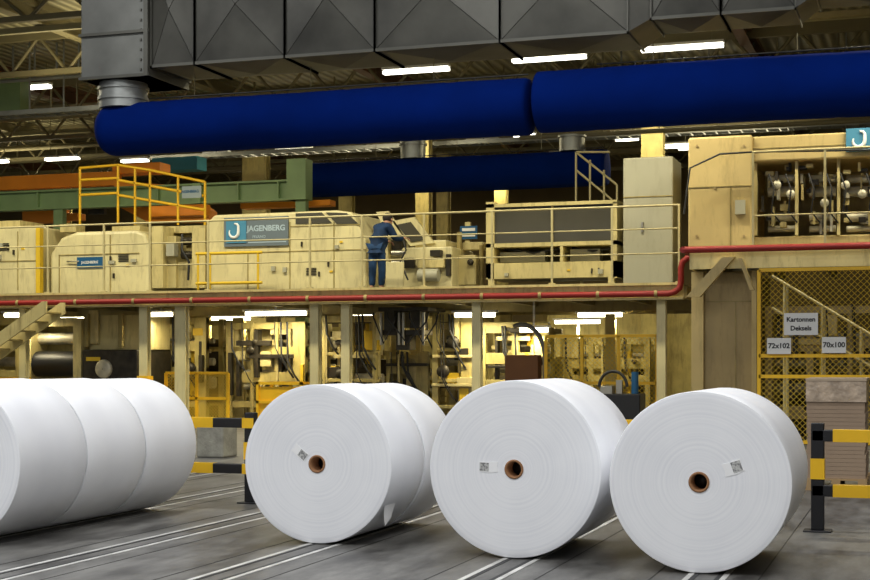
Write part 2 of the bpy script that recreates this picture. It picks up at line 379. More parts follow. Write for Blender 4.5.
def sock(x0,x1,Y,Z,R,lab,rings,dome=.35,Z2=None):
    t=Thing('textile_air_duct',lab,'air duct',((x0+x1)/2,Y,Z-R),'blue textile ducts')
    mb=MB(); seg=40; prof=[]
    for k in range(7):
        a=math.pi/2*k/6; prof.append((max(.01,R*math.sin(a)),x0+dome*(1-math.cos(a))))
    n=60
    for k in range(1,n): 
        x=x0+dome+(x1-x0-2*dome*.5)*k/n
        prof.append((R*(1-.012*(k%7==0)),x))
    d2=dome*.3
    for k in range(5,-1,-1):
        a=math.pi/2*k/6; prof.append((max(.01,R*math.sin(a)),x1-d2*(1-math.cos(a))))
    vs=[];fs=[]
    for r,x in prof:
        for j in range(seg):
            a=2*math.pi*j/seg; rr=r*(1+.012*math.sin(3*a+x*1.3)); vs.append((x,Y+rr*math.cos(a),Z+rr*math.sin(a)))
    for i in range(len(prof)-1):
        for j in range(seg):
            k=(j+1)%seg; fs.append((i*seg+j,i*seg+k,(i+1)*seg+k,(i+1)*seg+j))
    mb.add(vs,fs,True); t.part('fabric_sleeve',mb,bluem)
    m2=MB(); m2.tube([(x0+1.0 if Y<25 else x0+.3,Y,Z+R+.06),(x1-.1,Y,Z+R+.06)],.014,6)
    m2.box(x1-1.0,x1-.98,Y-.01,Y+.01,Z+R-.03,Z+R+.06); m2.box(x0+1.6,x0+1.62,Y-.01,Y+.01,Z+R-.03,Z+R+.06)
    t.part('suspension_rail',m2,galvd)
    m3=MB()
    for k in range(rings):
        x=x0+.8+(x1-x0-1.4)*(k+.5)/rings
        m3.tube([(x,Y,Z+R+.06),(x,Y,RZ if Y>25 else Zb-.1)],.008,4)
    t.part('suspension_wire',m3,roofs)
sock(XW(85,22),XW(527,22),22.45,ZB,RB,'dark blue textile air duct hanging below the sheet-metal duct',3)
sock(XW(528,22),XW(1080,22),22.45,ZB+.06,RB+.03,'dark blue textile air duct butted against the next one',3,dome=.08)
ZS=ZW(458,174,36)
sock(XW(309,36),XW(608,36),36,ZS,.46,'dark blue textile air duct above the machine deck',3,dome=.1)
for px in (413,572):
    X=XW(px,36); z=ZS+.445
    h=.33
    single('duct_riser','galvanised round riser feeding the blue textile duct','air duct',MB().tube([(X,36,z),(X,36,z+(.62 if px==413 else .4))],h,20).tube([(X,36,z+.35),(X,36,z+.4)],h+.04,20),galvl,group='duct risers')

# ================= CRANE / GREEN BEAM
def ibeam(mb,x0,x1,Y,z0,z1,w=.3):
    mb.box(x0,x1,Y-w/2,Y+w/2,z0,z0+.05); mb.box(x0,x1,Y-w/2,Y+w/2,z1-.05,z1); mb.box(x0,x1,Y-.03,Y+.03,z0+.05,z1-.05)
gy=33.7
mb=MB(); z0,z1=ZW(150,206,gy),ZW(150,186,gy); ibeam(mb,XW(-80,gy),XW(300,gy),gy,z0,z1)
mb.box(XW(290,gy),XW(309,gy),gy-.22,gy+.22,z0,z1+.5); mb.box(XW(196,gy),XW(204,gy),gy-.2,gy+.2,z0,z1)
for px in range(-40,290,40): mb.box(XW(px,gy)-.02,XW(px,gy)+.02,gy-.14,gy+.14,z0,z1)
single('crane_runway_beam','sage green steel runway beam with stiffener plates','steel beam',mb,green)
for px in (302,60):
    mb=MB(); X=XW(px,gy); mb.box(X-.14,X+.14,gy-.1,gy+.1,0,z0)
    single('runway_column','sage green steel column carrying the runway beam','column',mb,green,group='runway columns')
mb=MB(); mb.pbox(-10,20,72,113,33,.4); mb.pbox(-10,18,78,82,32.9,.1)
mb.box(XW(4,33),XW(8,33),33.1,33.2,ZW(5,72,33),8.98)
single('hoist_bracket','sage green steel hoist bracket hung from the roof','bracket',mb,green)
oy=35.2
cr=Thing('bridge_crane','orange overhead bridge crane with trolley','crane',(XW(90,oy),oy,ZW(90,190,oy)))
mb=MB(); za,zb2=ZW(90,187,oy),ZW(90,173,oy); mb.box(XW(-60,oy),XW(120,oy),oy-.15,oy+.1,za,zb2)
cr.part('crane_girder',mb,orange,bevel=.02)
mb=MB(); 
pts=[(118,182),(178,186),(212,211),(212,222),(150,222),(118,205)]
mb.prism([(XW(a,34.6),ZW(a,b,34.6)) for a,b in pts],34.4,34.9); cr.part('crane_end_carriage',mb,orange)
mb=MB(); mb.pbox(112,160,163,173,oy,.6); mb.pbox(22,60,209,222,34.4,.5); mb.pbox(60,78,213,220,34.4,.4); mb.pbox(240,330,201,207,34.4,.4); mb.pbox(150,205,205,216,31.9,.3)
cr.part('hoist_trolley',mb,orange,bevel=.02)
mb=MB(); mb.pbox(150,172,196,205,34.1,.15); mb.pbox(88,104,196,214,34.2,.15); cr.part('hoist_motor',mb,dark)
mb=MB(); mb.pbox(152,197,157,170,38,.6); cr.part('trolley_canopy',mb,tealm)

# ================= DECK
DY0,DY1=28,33.4
ZD=ZW(435,288,28)
dk=Thing('machine_platform','raised cream steel machine platform with edge channel','platform',(XW(340,28),31,ZD-.3))
xa,xb=XW(-90,28),XW(684,28)
dk.part('deck_plate',MB().box(xa,xb,DY0+.02,DY1,ZD-.06,ZD-.002),deckm)
mb=MB(); mb.box(xa,xb,DY0-.1,DY0+.02,ZD-.3,ZD-.26); mb.box(xa,xb,DY0-.0,DY0+.02,ZD-.3,ZD+.03); mb.box(xa,xb,DY0-.1,DY0+.02,ZD-.02,ZD+.03)
dk.part('edge_channel',mb,cream)
mb=MB()
for px in range(-60,690,62): mb.box(XW(px,28)-.05,XW(px,28)+.05,DY0+.02,DY1,ZD-.28,ZD-.06)
mb.box(xa,xb,DY1-.1,DY1,ZD-.4,ZD-.06); mb.box(xa,xb,31,31.1,ZD-.4,ZD-.06)
dk.part('cross_beam',mb,creamd)
pz=ZD-.19; py=DY0-.17
RD=26.4
zr=ZW(775,248,RD-.2)
xr=XW(681,py)
R_=.06
pts=[(xa,py,pz),(xr-.25,py,pz),(xr-.12,py,pz+.03),(xr-.03,py,pz+.1),(xr,py,pz+.22),(xr,py,zr-.22),(xr+.03,py,zr-.1),(xr+.12,py,zr-.03),(xr+.25,py,zr),(xr+.36,py,zr)]
RP=Thing('red_pipe','dull red sprinkler pipe running along the platform edges','pipe',(xr,py,pz))
RP.part('pipe_run',MB().tube(pts,R_,10),red)
mb=MB(); mb.tube([(xr+.3,py,zr),(xr+.3,RD-.3,zr)],R_,10); mb.tube([(xr+.3,RD-.25,zr),(XW(960,RD),RD-.25,zr)],R_,10)
RP.part('pipe_branch',mb,red)
mb=MB()
for px in range(-40,680,58): mb.tube([(XW(px,py)-.03,py,pz),(XW(px,py)+.03,py,pz)],R_+.012,10)
RP.part('pipe_clamp',mb,creamd)
def railing(p0,p1,Y,zb,h,xs,m,lab,levels=(.38,.7,1.0),r=.02,name='railing'):
    x0,x1=(XW(p0,Y),XW(p1,Y))
    t=Thing(name,lab,'railing',((x0+x1)/2,Y,zb),'platform railings')
    t.part('handrail',MB().tube([(x0,Y,zb+h),(x1,Y,zb+h)],r*1.1,8),m)
    for L in levels[:-1]: t.part('midrail',MB().tube([(x0,Y,zb+h*L),(x1,Y,zb+h*L)],r*.75,6),m)
    for a in xs:
        x=XW(a,Y); t.part('post',MB().box(x-r,x+r,Y-r,Y+r,zb,zb+h).box(x-.06,x+.06,Y-.05,Y+.05,zb,zb+.03),m)
    return t
railing(-80,680,28.05,ZD+.03,1.5,(-80,-20,48,104,150,208,310,362,424,492,552,612,679),railm,'slim cream tubular guard railing along the platform edge')
zrd=ZW(775,251,RD)
rd=Thing('raised_platform','raised cream platform carrying the big machine stand','platform',(XW(780,RD),28,zrd-.25))
xra,xrb=XW(690,RD),XW(980,RD)
rd.part('deck_plate',MB().box(xra,xrb,RD,31,zrd-.06,zrd-.002),deckm)
mb=MB(); mb.box(xra,xrb,RD-.06,RD,zrd-.3,zrd+.03); mb.box(xra,xra+.06,RD,31,zrd-.3,zrd-.01); rd.part('edge_channel',mb,cream)
mb=MB()
for a in (700,760,820,880): mb.box(XW(a,RD)-.05,XW(a,RD)+.05,RD,31,zrd-.28,zrd-.06)
rd.part('cross_beam',mb,creamd)
x0,z0_=XW(686,26.2),ZW(686,297,26.2); x1,z1_=XW(728,26.2),ZW(728,257,26.2)
mb=MB()
mb.prism([(x0,z0_),(x0+.25,z0_),(x1+.12,z1_),(x1-.1,z1_)],26.18,26.34)
mb.prism([(XW(738,26.2),ZW(738,258,26.2)),(XW(742,26.2),ZW(742,258,26.2)),(XW(754,26.2),ZW(754,290,26.2)),(XW(750,26.2),ZW(750,290,26.2))],26.18,26.34)
rd.part('diagonal_brace',mb,tan)
railing(752,980,RD+.03,zrd+.03,1.75,(753,825,900,978),railm,'slim cream tubular railing on the raised platform',levels=(.35,1.0))
def column(px,w,Y,z1,m=cream,base=None,lab='cream steel column carrying the machine platform'):
    X=XW(px,Y); h=w*tt(px,Y)/F/2
    t=Thing('support_column',lab,'column',(X,Y,0),'platform columns')
    t.part('shaft',MB().box(X-h,X+h,Y,Y+.03,.02,z1).box(X-h,X+h,Y+.15,Y+.18,.02,z1).box(X-.02,X+.02,Y+.03,Y+.15,.02,z1),m)
    t.part('base_plate',MB().box(X-h-.06,X+h+.06,Y-.05,Y+.24,0,.02),m)
    if base: t.part('yellow_guard',MB().box(X-h-.03,X+h+.03,Y-.04,Y+.22,.02,base),yellow,label='yellow impact guard')
for px,w in ((22,7),(143,9),(180,12),(314,9),(345,9),(476,9),(661,9)):
    column(px,w,28.15,ZD-.3,cream2,base=1.15 if px in (143,) else None)
for px,w in ((200,18),(272,13),(357,12),(449,14),(540,11),(610,10),(90,14),(238,12),(415,12),(505,11)):
    column(px,w,33,ZD-.4,cream)

# ================= DECK MACHINES
ZMIN=ZD
MY=29.6
def Zp(p,q,Y=MY): return ZW(p,q,Y)
t=Thing('machine_cabinet','cream machine cabinet with yellow door frame','machine',(XW(10,MY),30.5,ZD))
t.part('cabinet_body',MB().box(XW(-60,MY),XW(36.5,MY),MY,MY+2,ZD,Zp(0,227)),cream2,bevel=.05)
mb=MB(); 
for a in (-30,-2,18): mb.box(XW(a,MY)-.01,XW(a,MY)+.01,MY-.015,MY,ZD+.2,Zp(0,232))
mb.box(XW(-60,MY),XW(36,MY),MY-.015,MY,Zp(0,262),Zp(0,261)); t.part('panel_seam',mb,creamd)
t.part('door_frame',MB().box(XW(37,MY),XW(41,MY),MY-.05,MY+.1,ZD,Zp(40,228)),yellowd)
t.part('top_duct',MB().pbox(-20,20,221,228,MY+.5,1),cream)
fittings(t,-10,34,236,282,MY,4,n=5)
t=Thing('reel_cover','cream rounded machine cover with small blue plate','machine',(XW(100,MY),30.5,ZD))
x0,x1=XW(50,MY),XW(149,MY); z1=Zp(100,231)
prof=[(x0,ZD),(x1,ZD),(x1,z1-.35),(x1-.1,z1-.08),(x1-.35,z1),(x0+.7,z1),(x0+.3,z1-.12),(x0,z1-.5)]
t.part('cover_shell',MB().prism(prof,MY,MY+2),cream2,bevel=.08)
mb=MB(); mb.box(x0+.25,x1-.25,MY-.02,MY,z1-.55,z1-.53); mb.box((x0+x1)/2+.3,(x0+x1)/2+.32,MY-.02,MY,ZD+.1,z1-.1); mb.box(x0+.25,x0+.27,MY-.02,MY,ZD+.1,z1-.53)
t.part('panel_seam',mb,creamd)
t.part('grab_handle',MB().tube([(x0+.5,MY,z1-.7),(x0+.5,MY-.06,z1-.7),(x0+.8,MY-.06,z1-.7),(x0+.8,MY,z1-.7)],.015,6),steel)
pl=t.part('name_plate',MB().pbox(77,104,257,268,MY-.03,.03),bluesign)
t.part('lettering',MB().text('JAGENBERG',.085,XW(90.5,MY),MY-.034,Zp(90,262.5),fat=.002),white,parent=pl)
mb=MB(); mb.pbox(60,76,224,232,MY+.6,.4); mb.pbox(112,140,226,232,MY+.5,.6); t.part('top_box',mb,cream)
fittings(t,106,144,240,282,MY,9,n=5)
t=Thing('tension_frame','cream machine frame with side plates and rollers','machine',(XW(178,MY),30.5,ZD))
mb=MB()
mb.pbox(152,163,226,288,MY,.5); mb.pbox(166,176,236,288,MY+.2,.5); mb.pbox(192,205,228,288,MY,.5)
mb.pbox(152,205,226,233,MY+.6,1.0); mb.pbox(163,196,262,288,MY+.3,.4); mb.box(XW(153,MY),XW(205,MY),MY+1.0,MY+1.05,ZD,Zp(175,232))
t.part('frame',mb,cream)
mb=MB()
mb.tube([(XW(176,MY),MY+.3,Zp(185,240)),(XW(193,MY),MY+.3,Zp(185,240))],.09,12); mb.tube([(XW(176,MY),MY+.3,Zp(185,254)),(XW(193,MY),MY+.3,Zp(185,254))],.09,12)
t.part('roller',mb,dark)
t.part('control_box',MB().pbox(166,174,243,256,MY,.2),greyb)
t.part('cable',MB().tube([(XW(180,MY),MY+.1,Zp(180,234)),(XW(182,MY),MY,Zp(182,250)),(XW(188,MY),MY+.05,Zp(188,262)),(XW(186,MY),MY+.1,Zp(186,280))],.03,6),hose)
t=Thing('sheeter_hood','large cream sheet-cutter hood with slanted end and name board','machine',(XW(285,MY),30.5,ZD))
P=lambda a,b,Y=MY:(XW(a,Y),ZW(a,b,Y))
prof=[(XW(206,MY),ZD),(XW(366,MY),ZD),P(366,240),P(352,212),P(336,210),P(214,215),P(206,223)]
t.part('hood_shell',MB().prism(prof,MY,MY+2.2),cream2,bevel=.05)
mb=MB()
for a in (290,334,248): mb.box(XW(a,MY)-.012,XW(a,MY)+.012,MY-.012,MY+.01,ZD+.1,Zp(a,222 if a>280 else 252))
mb.pbox(206,366,251,252,MY-.012,.03); mb.pbox(290,360,225,226,MY-.012,.03); t.part('panel_seam',mb,creamd)
for q in ([(296,213.5),(322,212.5),(332,223),(296,224)],[(326,212.5),(347,213),(358,223.5),(337,224)]):
    t.part('inspection_window',MB().prism([P(*z) for z in q],MY-.02,MY+.02),darkglass)
fittings(t,268,360,256,282,MY,12,n=5,louvres=1); fittings(t,292,360,228,250,MY,14,n=3,louvres=0)
sg=t.part('name_board',MB().pbox(224,288,217,246,MY-.05,.05),greysign)
lg=t.part('logo_square',MB().pbox(226,246,220,243,MY-.07,.03),lightblue,parent=sg)
def jlogo(cx,cz,h,Y):
    mb=MB(); pts=[(cx+h*.02,Y,cz+h*.38),(cx+h*.17,Y,cz+h*.36),(cx+h*.24,Y,cz+h*.26),(cx+h*.25,Y,cz)]
    for k in range(1,9):
        a=math.pi*1.15*k/8; pts.append((cx-h*.01+h*.26*math.cos(a),Y,cz-h*.06-h*.27*math.sin(a)))
    n=len(pts); mb.tube(pts,[h*(.03+.06*math.sin(math.pi*min(1,(i+1)/n))) for i in range(n)],6); return mb
t.part('logo_mark',jlogo(XW(235.5,MY),Zp(235,231.5),.44,MY-.075),white,parent=sg)
t.part('lettering',MB().text('JAGENBERG',.175,XW(267,MY),MY-.053,Zp(267,228.5),fat=.005).text('PIVANO',.09,XW(260,MY),MY-.053,Zp(260,237)).pbox(248,286,241.5,242.5,MY-.055,.005),navy,parent=sg)
t=Thing('yellow_guard','yellow tubular guard standing before the hood','guard',(XW(229,29),29,ZD))
mb=MB()
for q in (253,283): mb.tube([(XW(196,29),29,ZW(230,q,29)),(XW(262,29),29,ZW(230,q,29))],.035,6)
for a in (198,210,258): mb.tube([(XW(a,29),29,ZD),(XW(a,29),29,ZW(a,253,29))],.03,6)
t.part('guard_tube',mb,yellowd)
t=Thing('slitter_section','open cream slitter section with raised slanted covers and rollers','machine',(XW(410,MY),30.6,ZD))
mb=MB()
mb.pbox(374,388,238,288,MY+.7,1.4); mb.pbox(402,452,247,288,MY+.2,1.6); mb.pbox(388,402,262,288,MY+.3,1.6); mb.pbox(424,446,240,248,MY+.5,1)
t.part('side_frame',mb,cream2,bevel=.03)
for q in ([(376,212),(388,211),(404,236),(388,238)],[(392,221),(414,217),(434,243),(410,246)]):
    t.part('raised_cover',MB().prism([P(*z,Y=MY+.4) for z in q],MY+.4,MY+.5),cream2)
for q in ([(397,225),(411,222),(425,240),(411,242)],):
    t.part('cover_window',MB().prism([P(*z,Y=MY+.4) for z in q],MY+.37,MY+.41),darkglass)
mb=MB()
for q in (252,262,272): mb.tube([(XW(388,MY),MY+.25,ZW(400,q,MY)),(XW(403,MY),MY+.25,ZW(400,q,MY))],.06,12)
t.part('roller',mb,steel)
mb=MB(); mb.pbox(404,414,258,268,MY+.1,.1); mb.pbox(430,440,250,256,MY,.2); mb.pbox(446,450,254,276,MY+.1,.1); mb.pbox(386,402,240,250,MY+.9,.3)
t.part('drive_box',mb,dark)
t.part('drive_motor',MB().tube([(XW(418,MY),MY+.05,Zp(418,275)),(XW(438,MY),MY+.05,Zp(438,275))],.14,16),greyb)
t.part('side_cover',MB().pbox(417,444,259,268,MY+.05,.15),cream,bevel=.02)
t.part('cable',MB().tube([(XW(402,MY),MY+.1,Zp(402,240)),(XW(406,MY),MY,Zp(406,250)),(XW(400,MY),MY,Zp(400,262)),(XW(408,MY),MY,Zp(408,280))],.02,6),hose)
# low guard plate at the operator's station, standing on the deck before the worker
t=Thing('operator_guard','low cream guard plate at the operator station','guard',(XW(392,28.6),28.6,ZD))
t.part('guard_plate',MB().box(XW(386,28.6),XW(404,28.6),28.58,28.62,ZD,ZW(392,262,28.6)),cream2,bevel=.01)
t.part('guard_foot',MB().box(XW(388,28.6),XW(390,28.6),28.5,28.7,ZD,ZD+.04).box(XW(400,28.6),XW(402,28.6),28.5,28.7,ZD,ZD+.04),creamd)
t=Thing('notice_board','small blue and white notice board on a cream post','sign',(XW(468,31.5),31.5,ZD))
t.part('post',MB().pbox(465,470,222,292,31.55,.1),cream)
t.part('board',MB().pbox(460,477,226,239,31.5,.05),bluesign)
t.part('notice_sheet',MB().pbox(462,475,228,231,31.48,.02).pbox(462,475,234,236.5,31.48,.02),white)
t=Thing('valve_station','cream valve and pipe station on the platform','machine',(XW(468,30.5),30.6,ZD))
t.part('pipe_stack',MB().tube([(XW(458,30.4),30.5,ZD),(XW(458,30.4),30.5,ZW(458,232,30.4))],.06,8).tube([(XW(480,30.4),30.5,ZD),(XW(480,30.4),30.5,ZW(480,245,30.4))],.05,8),creamd)
t.part('valve_block',MB().pbox(455,476,255,285,30.3,.4).pbox(462,483,242,250,30.6,.3),cream,bevel=.02)
t.part('hand_wheel',MB().lathe([(.01,0),(.07,0),(.07,.03),(.01,.03)],XW(470,30.2),ZW(470,262,30.2),30.22,16),dark)
t=Thing('glazed_control_cabinet','cream cabinet with wide dark glass panel and open base','cabinet',(XW(552,MY),30.5,ZD))
mb=MB(); mb.pbox(486,617,202,205.5,MY,1.4); mb.pbox(486,494,202,278,MY,1.4); mb.pbox(613,617,202,278,MY,1.4); mb.pbox(486,617,242,246,MY,1.4); mb.pbox(486,617,262,278,MY,1.4); mb.pbox(560,563,246,262,MY,1)
t.part('cabinet_frame',mb,cream)
t.part('smoked_panel',MB().pbox(494,613,205.5,242,MY+.06,.05),darkglass)
t.part('panel_mullion',MB().pbox(551,553,205.5,242,MY+.02,.05),creamd)
t.part('back_panel',MB().pbox(494,613,246,262,MY+1.2,.05),creamd)
t.part('control_box',MB().pbox(500,545,252,262,MY+.3,.3).pbox(570,600,249,262,MY+.3,.3),greyb)
t.part('cable_bundle',MB().tube([(XW(500,MY),MY+.4,Zp(500,247)),(XW(530,MY),MY+.3,Zp(530,252)),(XW(556,MY),MY+.4,Zp(556,247))],.03,6).tube([(XW(568,MY),MY+.4,Zp(568,247)),(XW(590,MY),MY+.3,Zp(590,250)),(XW(608,MY),MY+.4,Zp(608,247))],.03,6),hose)
t.part('leg',MB().box(XW(488,MY),XW(494,MY),MY,MY+.2,ZD,Zp(490,277)).box(XW(608,MY),XW(614,MY),MY,MY+.2,ZD,Zp(610,277)),cream)
fittings(t,500,606,264,277,MY,22,n=5,louvres=0)
t=Thing('tall_switch_cabinet','tall grey-beige electrical switch cabinet','cabinet',(XW(648,29.2),29.6,ZD))
t.part('cabinet_body',MB().box(XW(623,29.2),XW(673,29.2),29.2,30.3,ZD,ZW(648,157,29.2)),greyb,bevel=.03)
t.part('door_seam',MB().pbox(623,673,196,197,29.185,.02),creamd)
t.part('door_handle',MB().pbox(641,643,222,232,29.15,.05),steel)
ZMIN=None
gyv=31.2
t=Thing('access_gantry','yellow tubular access gantry with guard rails above the machine','gantry',(XW(145,31.2),31.4,Zp(100,228)))
def pl2(a,b,Y=gyv): return (XW(a,Y),Y,ZW(a,b,Y))
mb=MB()
for path in ([(80,225),(80,168)],[(80,168),(118,165)],[(118,165),(118,225)],[(118,165),(150,170)],[(150,170),(205,182)],[(205,182),(205,225)],[(80,180),(118,178)],[(80,195),(118,193)],[(118,180),(205,196)],[(118,195),(205,210)],[(135,225),(135,168)],[(150,225),(150,172)],[(178,225),(178,177)]):
    mb.tube([pl2(*q) for q in path],.035,6)
mb.tube([pl2(a,b,gyv+1) for a,b in [(80,168),(118,165)]],.03,6)
for a in (80,118): mb.tube([pl2(a,225,gyv+1),pl2(a,167,gyv+1)],.03,6)
t.part('guard_rail',mb,yellow)
t.part('walkway_plate',MB().box(XW(78,gyv),XW(207,gyv),gyv-.1,gyv+1.1,Zp(100,228),Zp(100,226)),creamd)
sg=t.part('small_sign',MB().pbox(182,201,186,198,gyv-.08,.03),mat('pale_sign',(.3,.36,.38),.5),)
t.part('lettering',MB().text('JAGENBERG',.09,XW(191.5,gyv),gyv-.085,ZW(191,192,gyv),fat=.002),bluesign,parent=sg)
mb=MB()
for a in (102,204): mb.box(XW(a,gyv)-.04,XW(a,gyv)+.04,gyv+.9,gyv+.98,ZD,Zp(100,228))
t.part('leg',mb,cream)
t2=Thing('ladder_guard','slim cream guard rail on the far walkway','railing',(XW(595,32.5),32.5,ZD))
mb=MB()
for path in ([(576,205),(576,152)],[(576,152),(610,152)],[(576,152),(617,185)],[(590,205),(590,160)],[(604,205),(604,170)],[(576,170),(612,200)],[(617,185),(617,205)]):
    mb.tube([pl2(a,b,32.5) for a,b in path],.025,6)
mb.box(XW(574,32.5),XW(620,32.5),32.4,33.2,ZW(595,207,32.5),ZW(595,205,32.5))
mb.box(XW(580,32.5),XW(583,32.5),32.5,32.6,ZD,ZW(595,207,32.5)); mb.box(XW(612,32.5),XW(615,32.5),32.5,32.6,ZD,ZW(595,207,32.5))
t2.part('guard_rail',mb,railm)

# big right stand
t=Thing('machine_stand','tall tan machine side stand with open bay full of mechanisms','machine',(XW(775,27.2),28,zrd))
Y=27.2; ZMIN=zrd
t.part('side_panel',MB().pbox(688,752,136,252,Y,3.2),tan,bevel=.04)
mb=MB(); mb.pbox(752,985,131,157,Y+.1,3); mb.pbox(752,985,234,252,Y+.3,2.5); t.part('cross_head',mb,tan,bevel=.03)
mb=MB()
for a in (754,795,837,879,921): mb.pbox(a,a+3,157,235,Y+.2,.15)
t.part('upright',mb,cream)
t.part('bay_back',MB().pbox(752,985,150,252,Y+2.2,.1),creamd)
mb=MB()
for cx in (778,820,858,905):
    for q,r in ((175,.10),(188,.13),(214,.11),(226,.08)):
        mb.tube([(XW(cx-13,Y),Y+.6,ZW(cx,q,Y)),(XW(cx+14,Y),Y+.6,ZW(cx,q,Y))],r*.75,12)
t.part('roller',mb,steelp)
mb=MB(); m2=MB(); m3=MB(); rnd=random.Random(3)
for cx in (765,777,789,804,816,828,846,858,870,888,905):
    for k in range(6):
        a=cx+rnd.uniform(-6,4); q=rnd.uniform(162,224)
        if rnd.random()<.5: w,h=rnd.uniform(1.5,3),rnd.uniform(8,20)
        else: w,h=rnd.uniform(3,9),rnd.uniform(2.5,6)
        (mb,m2,m2,m3)[k%4].pbox(a,a+w,q,min(234,q+h),Y+rnd.uniform(.2,.6),rnd.uniform(.08,.25))
t.part('drive_box',mb,dark); t.part('bracket',m2,cream); t.part('slide_block',m3,steelp)
mb=MB()
for cx in (768,785,808,826,840,866):
    a=XW(cx,Y); z=ZW(cx,200,Y)
    mb.tube([(a,Y+.15,z+.5),(a+.1,Y+.1,z+.2),(a+.05,Y+.1,z-.2),(a+.2,Y+.2,z-.4)],.015,6)
t.part('cable',mb,hose)
for k,cx in enumerate((776,790,824,845,862)): 
    t.part('disc_blade',MB().lathe([(.01,0),(.08,0),(.08,.03),(.01,.03)],XW(cx,Y),ZW(cx,184+(k%3)*9,Y),Y+.15,20),steelp)
mb=MB(); 
for a,q in ((697,146),(744,146),(697,236),(744,236),(715,188)): mb.tube([(XW(a,Y),Y-.02,ZW(a,q,Y)),(XW(a,Y),Y,ZW(a,q,Y))],.025,8)
t.part('panel_bolt',mb,tand)
t.part('panel_seam',MB().pbox(688,752,186,187,Y-.01,.02).pbox(730,731,187,249,Y-.01,.02).pbox(752,985,143,144,Y+.09,.02),creamd)
t.part('switch_box',MB().pbox(735,745,200,214,Y-.08,.08),greyb)
lg=t.part('logo_square',MB().pbox(846,873,128,151,Y+.03,.07),lightblue)
t.part('logo_mark',jlogo(XW(859,Y),ZW(859,139.5,Y),.40,Y+.02),white,parent=lg)
t.part('overhead_cable',MB().tube([pl2(684,214,26.9),pl2(690,168,26.9),pl2(720,154,26.9),pl2(752,152,26.9),pl2(985,148,26.9)],.018,6),hose)
ZMIN=None
Y=26.9
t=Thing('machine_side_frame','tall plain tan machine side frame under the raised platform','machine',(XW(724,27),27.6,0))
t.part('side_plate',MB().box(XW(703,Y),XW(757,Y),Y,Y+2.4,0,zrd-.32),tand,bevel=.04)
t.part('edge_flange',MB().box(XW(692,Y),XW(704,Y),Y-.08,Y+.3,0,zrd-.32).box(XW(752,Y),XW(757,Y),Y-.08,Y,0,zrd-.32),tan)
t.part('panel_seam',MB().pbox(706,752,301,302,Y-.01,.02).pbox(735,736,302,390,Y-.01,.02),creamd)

# ================= UNDER DECK MACHINERY
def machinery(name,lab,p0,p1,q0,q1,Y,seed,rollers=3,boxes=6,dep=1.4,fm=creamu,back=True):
    rnd=random.Random(seed)
    x0,x1=XW(p0,Y),XW(p1,Y); t=Thing(name,lab,'machine',((x0+x1)/2,Y+dep/2,0))
    z1=min(ZW((p0+p1)/2,q0,Y),ZD-.45)
    mb=MB(); w=.14
    n=max(2,int((x1-x0)/.65)+1)
    for k in range(n):
        x=x0+(x1-x0-w)*k/(n-1); w2=w*rnd.choice((.6,1,2.2))
        x=min(x,x1-w2)
        mb.box(x,x+w2,Y,Y+.16,0,z1); mb.box(x,x+w,Y+dep-.16,Y+dep,0,z1)
    for zz in (z1-.16,z1*.66,z1*.42,.45):
        zz+=rnd.uniform(-.08,.08) if zz<z1-.2 else 0
        mb.box(x0,x1,Y+.02,Y+.16,zz,zz+rnd.choice((.08,.15,.25))); mb.box(x0,x1,Y+dep-.14,Y+dep,zz,zz+.12)
    t.part('frame',mb,fm,bevel=.01)
    if back:
        mb=MB(); m2=MB(); x=x0
        while x<x1-.3:
            ww=rnd.uniform(.3,.9); q=rnd.random()
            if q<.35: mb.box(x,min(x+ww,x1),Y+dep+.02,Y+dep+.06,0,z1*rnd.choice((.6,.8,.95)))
            elif q<.8: m2.box(x,min(x+ww,x1),Y+dep+.02,Y+dep+.06,0,z1*rnd.choice((.5,.7,.95)))
            x+=ww
        if mb.v: t.part('gap_shade_sheet',mb,darkp)  # dark backing sheets added to paint shaded gaps behind the frame
        if m2.v: t.part('rear_panel',m2,fm)
    mb=MB()
    for k in range(rollers):
        zz=.7+(z1-1.0)*(k+.5)/rollers; r=rnd.uniform(.05,.16)
        mb.tube([(x0+w,Y+dep*.5,zz),(x1-w,Y+dep*.5,zz)],r,16)
    t.part('roller',mb,steelp)
    mb=MB(); m2=MB(); m3=MB()
    for k in range(boxes):
        sh=rnd.random()
        if sh<.35: bw,bh=rnd.uniform(.05,.1),rnd.uniform(.5,1.3)
        elif sh<.6: bw,bh=rnd.uniform(.5,1.1),rnd.uniform(.05,.12)
        else: bw,bh=rnd.uniform(.12,.4),rnd.uniform(.12,.45)
        bx=rnd.uniform(x0,max(x0+.05,x1-bw)); bz=rnd.uniform(.4,max(.5,z1-bh))
        tgt=(mb,m2,m2,mb,m2,m3)[k%6]; yy=rnd.uniform(-.12,.5); tgt.box(bx,min(bx+bw,x1),Y+yy,Y+yy+rnd.uniform(.1,.3),bz,min(bz+bh,z1))
    if mb.v: t.part('drive_box',mb,dark,bevel=.01)
    if m2.v: t.part('side_panel',m2,cream if fm is not tand else tan,bevel=.01)
    if m3.v: t.part('guard_box',m3,yellowd,bevel=.01)
    mb=MB()
    for k in range(5):
        a=rnd.uniform(x0+.1,x1-.3); zz=rnd.uniform(.6,z1-.6)
        mb.tube([(a,Y-.05,z1),(a+.05,Y-.12,zz+.3),(a+.2,Y-.12,zz),(a+.3,Y,zz-.2)],rnd.choice((.012,.025)),6)
    t.part('cable',mb,hose)
    mb=MB()
    for k in range(2):
        a=rnd.uniform(x0+.2,x1-.2); zz=rnd.uniform(.6,z1-.4); r=rnd.uniform(.06,.15)
        mb.lathe([(.01,0),(r,0),(r,.06),(.01,.06)],a,zz,Y-.12,20)
    t.part('pulley',mb,dark)
    return t
machinery('unwind_unit','cream unwind unit with rollers and drive boxes',-60,20,305,378,30,11,3,10)
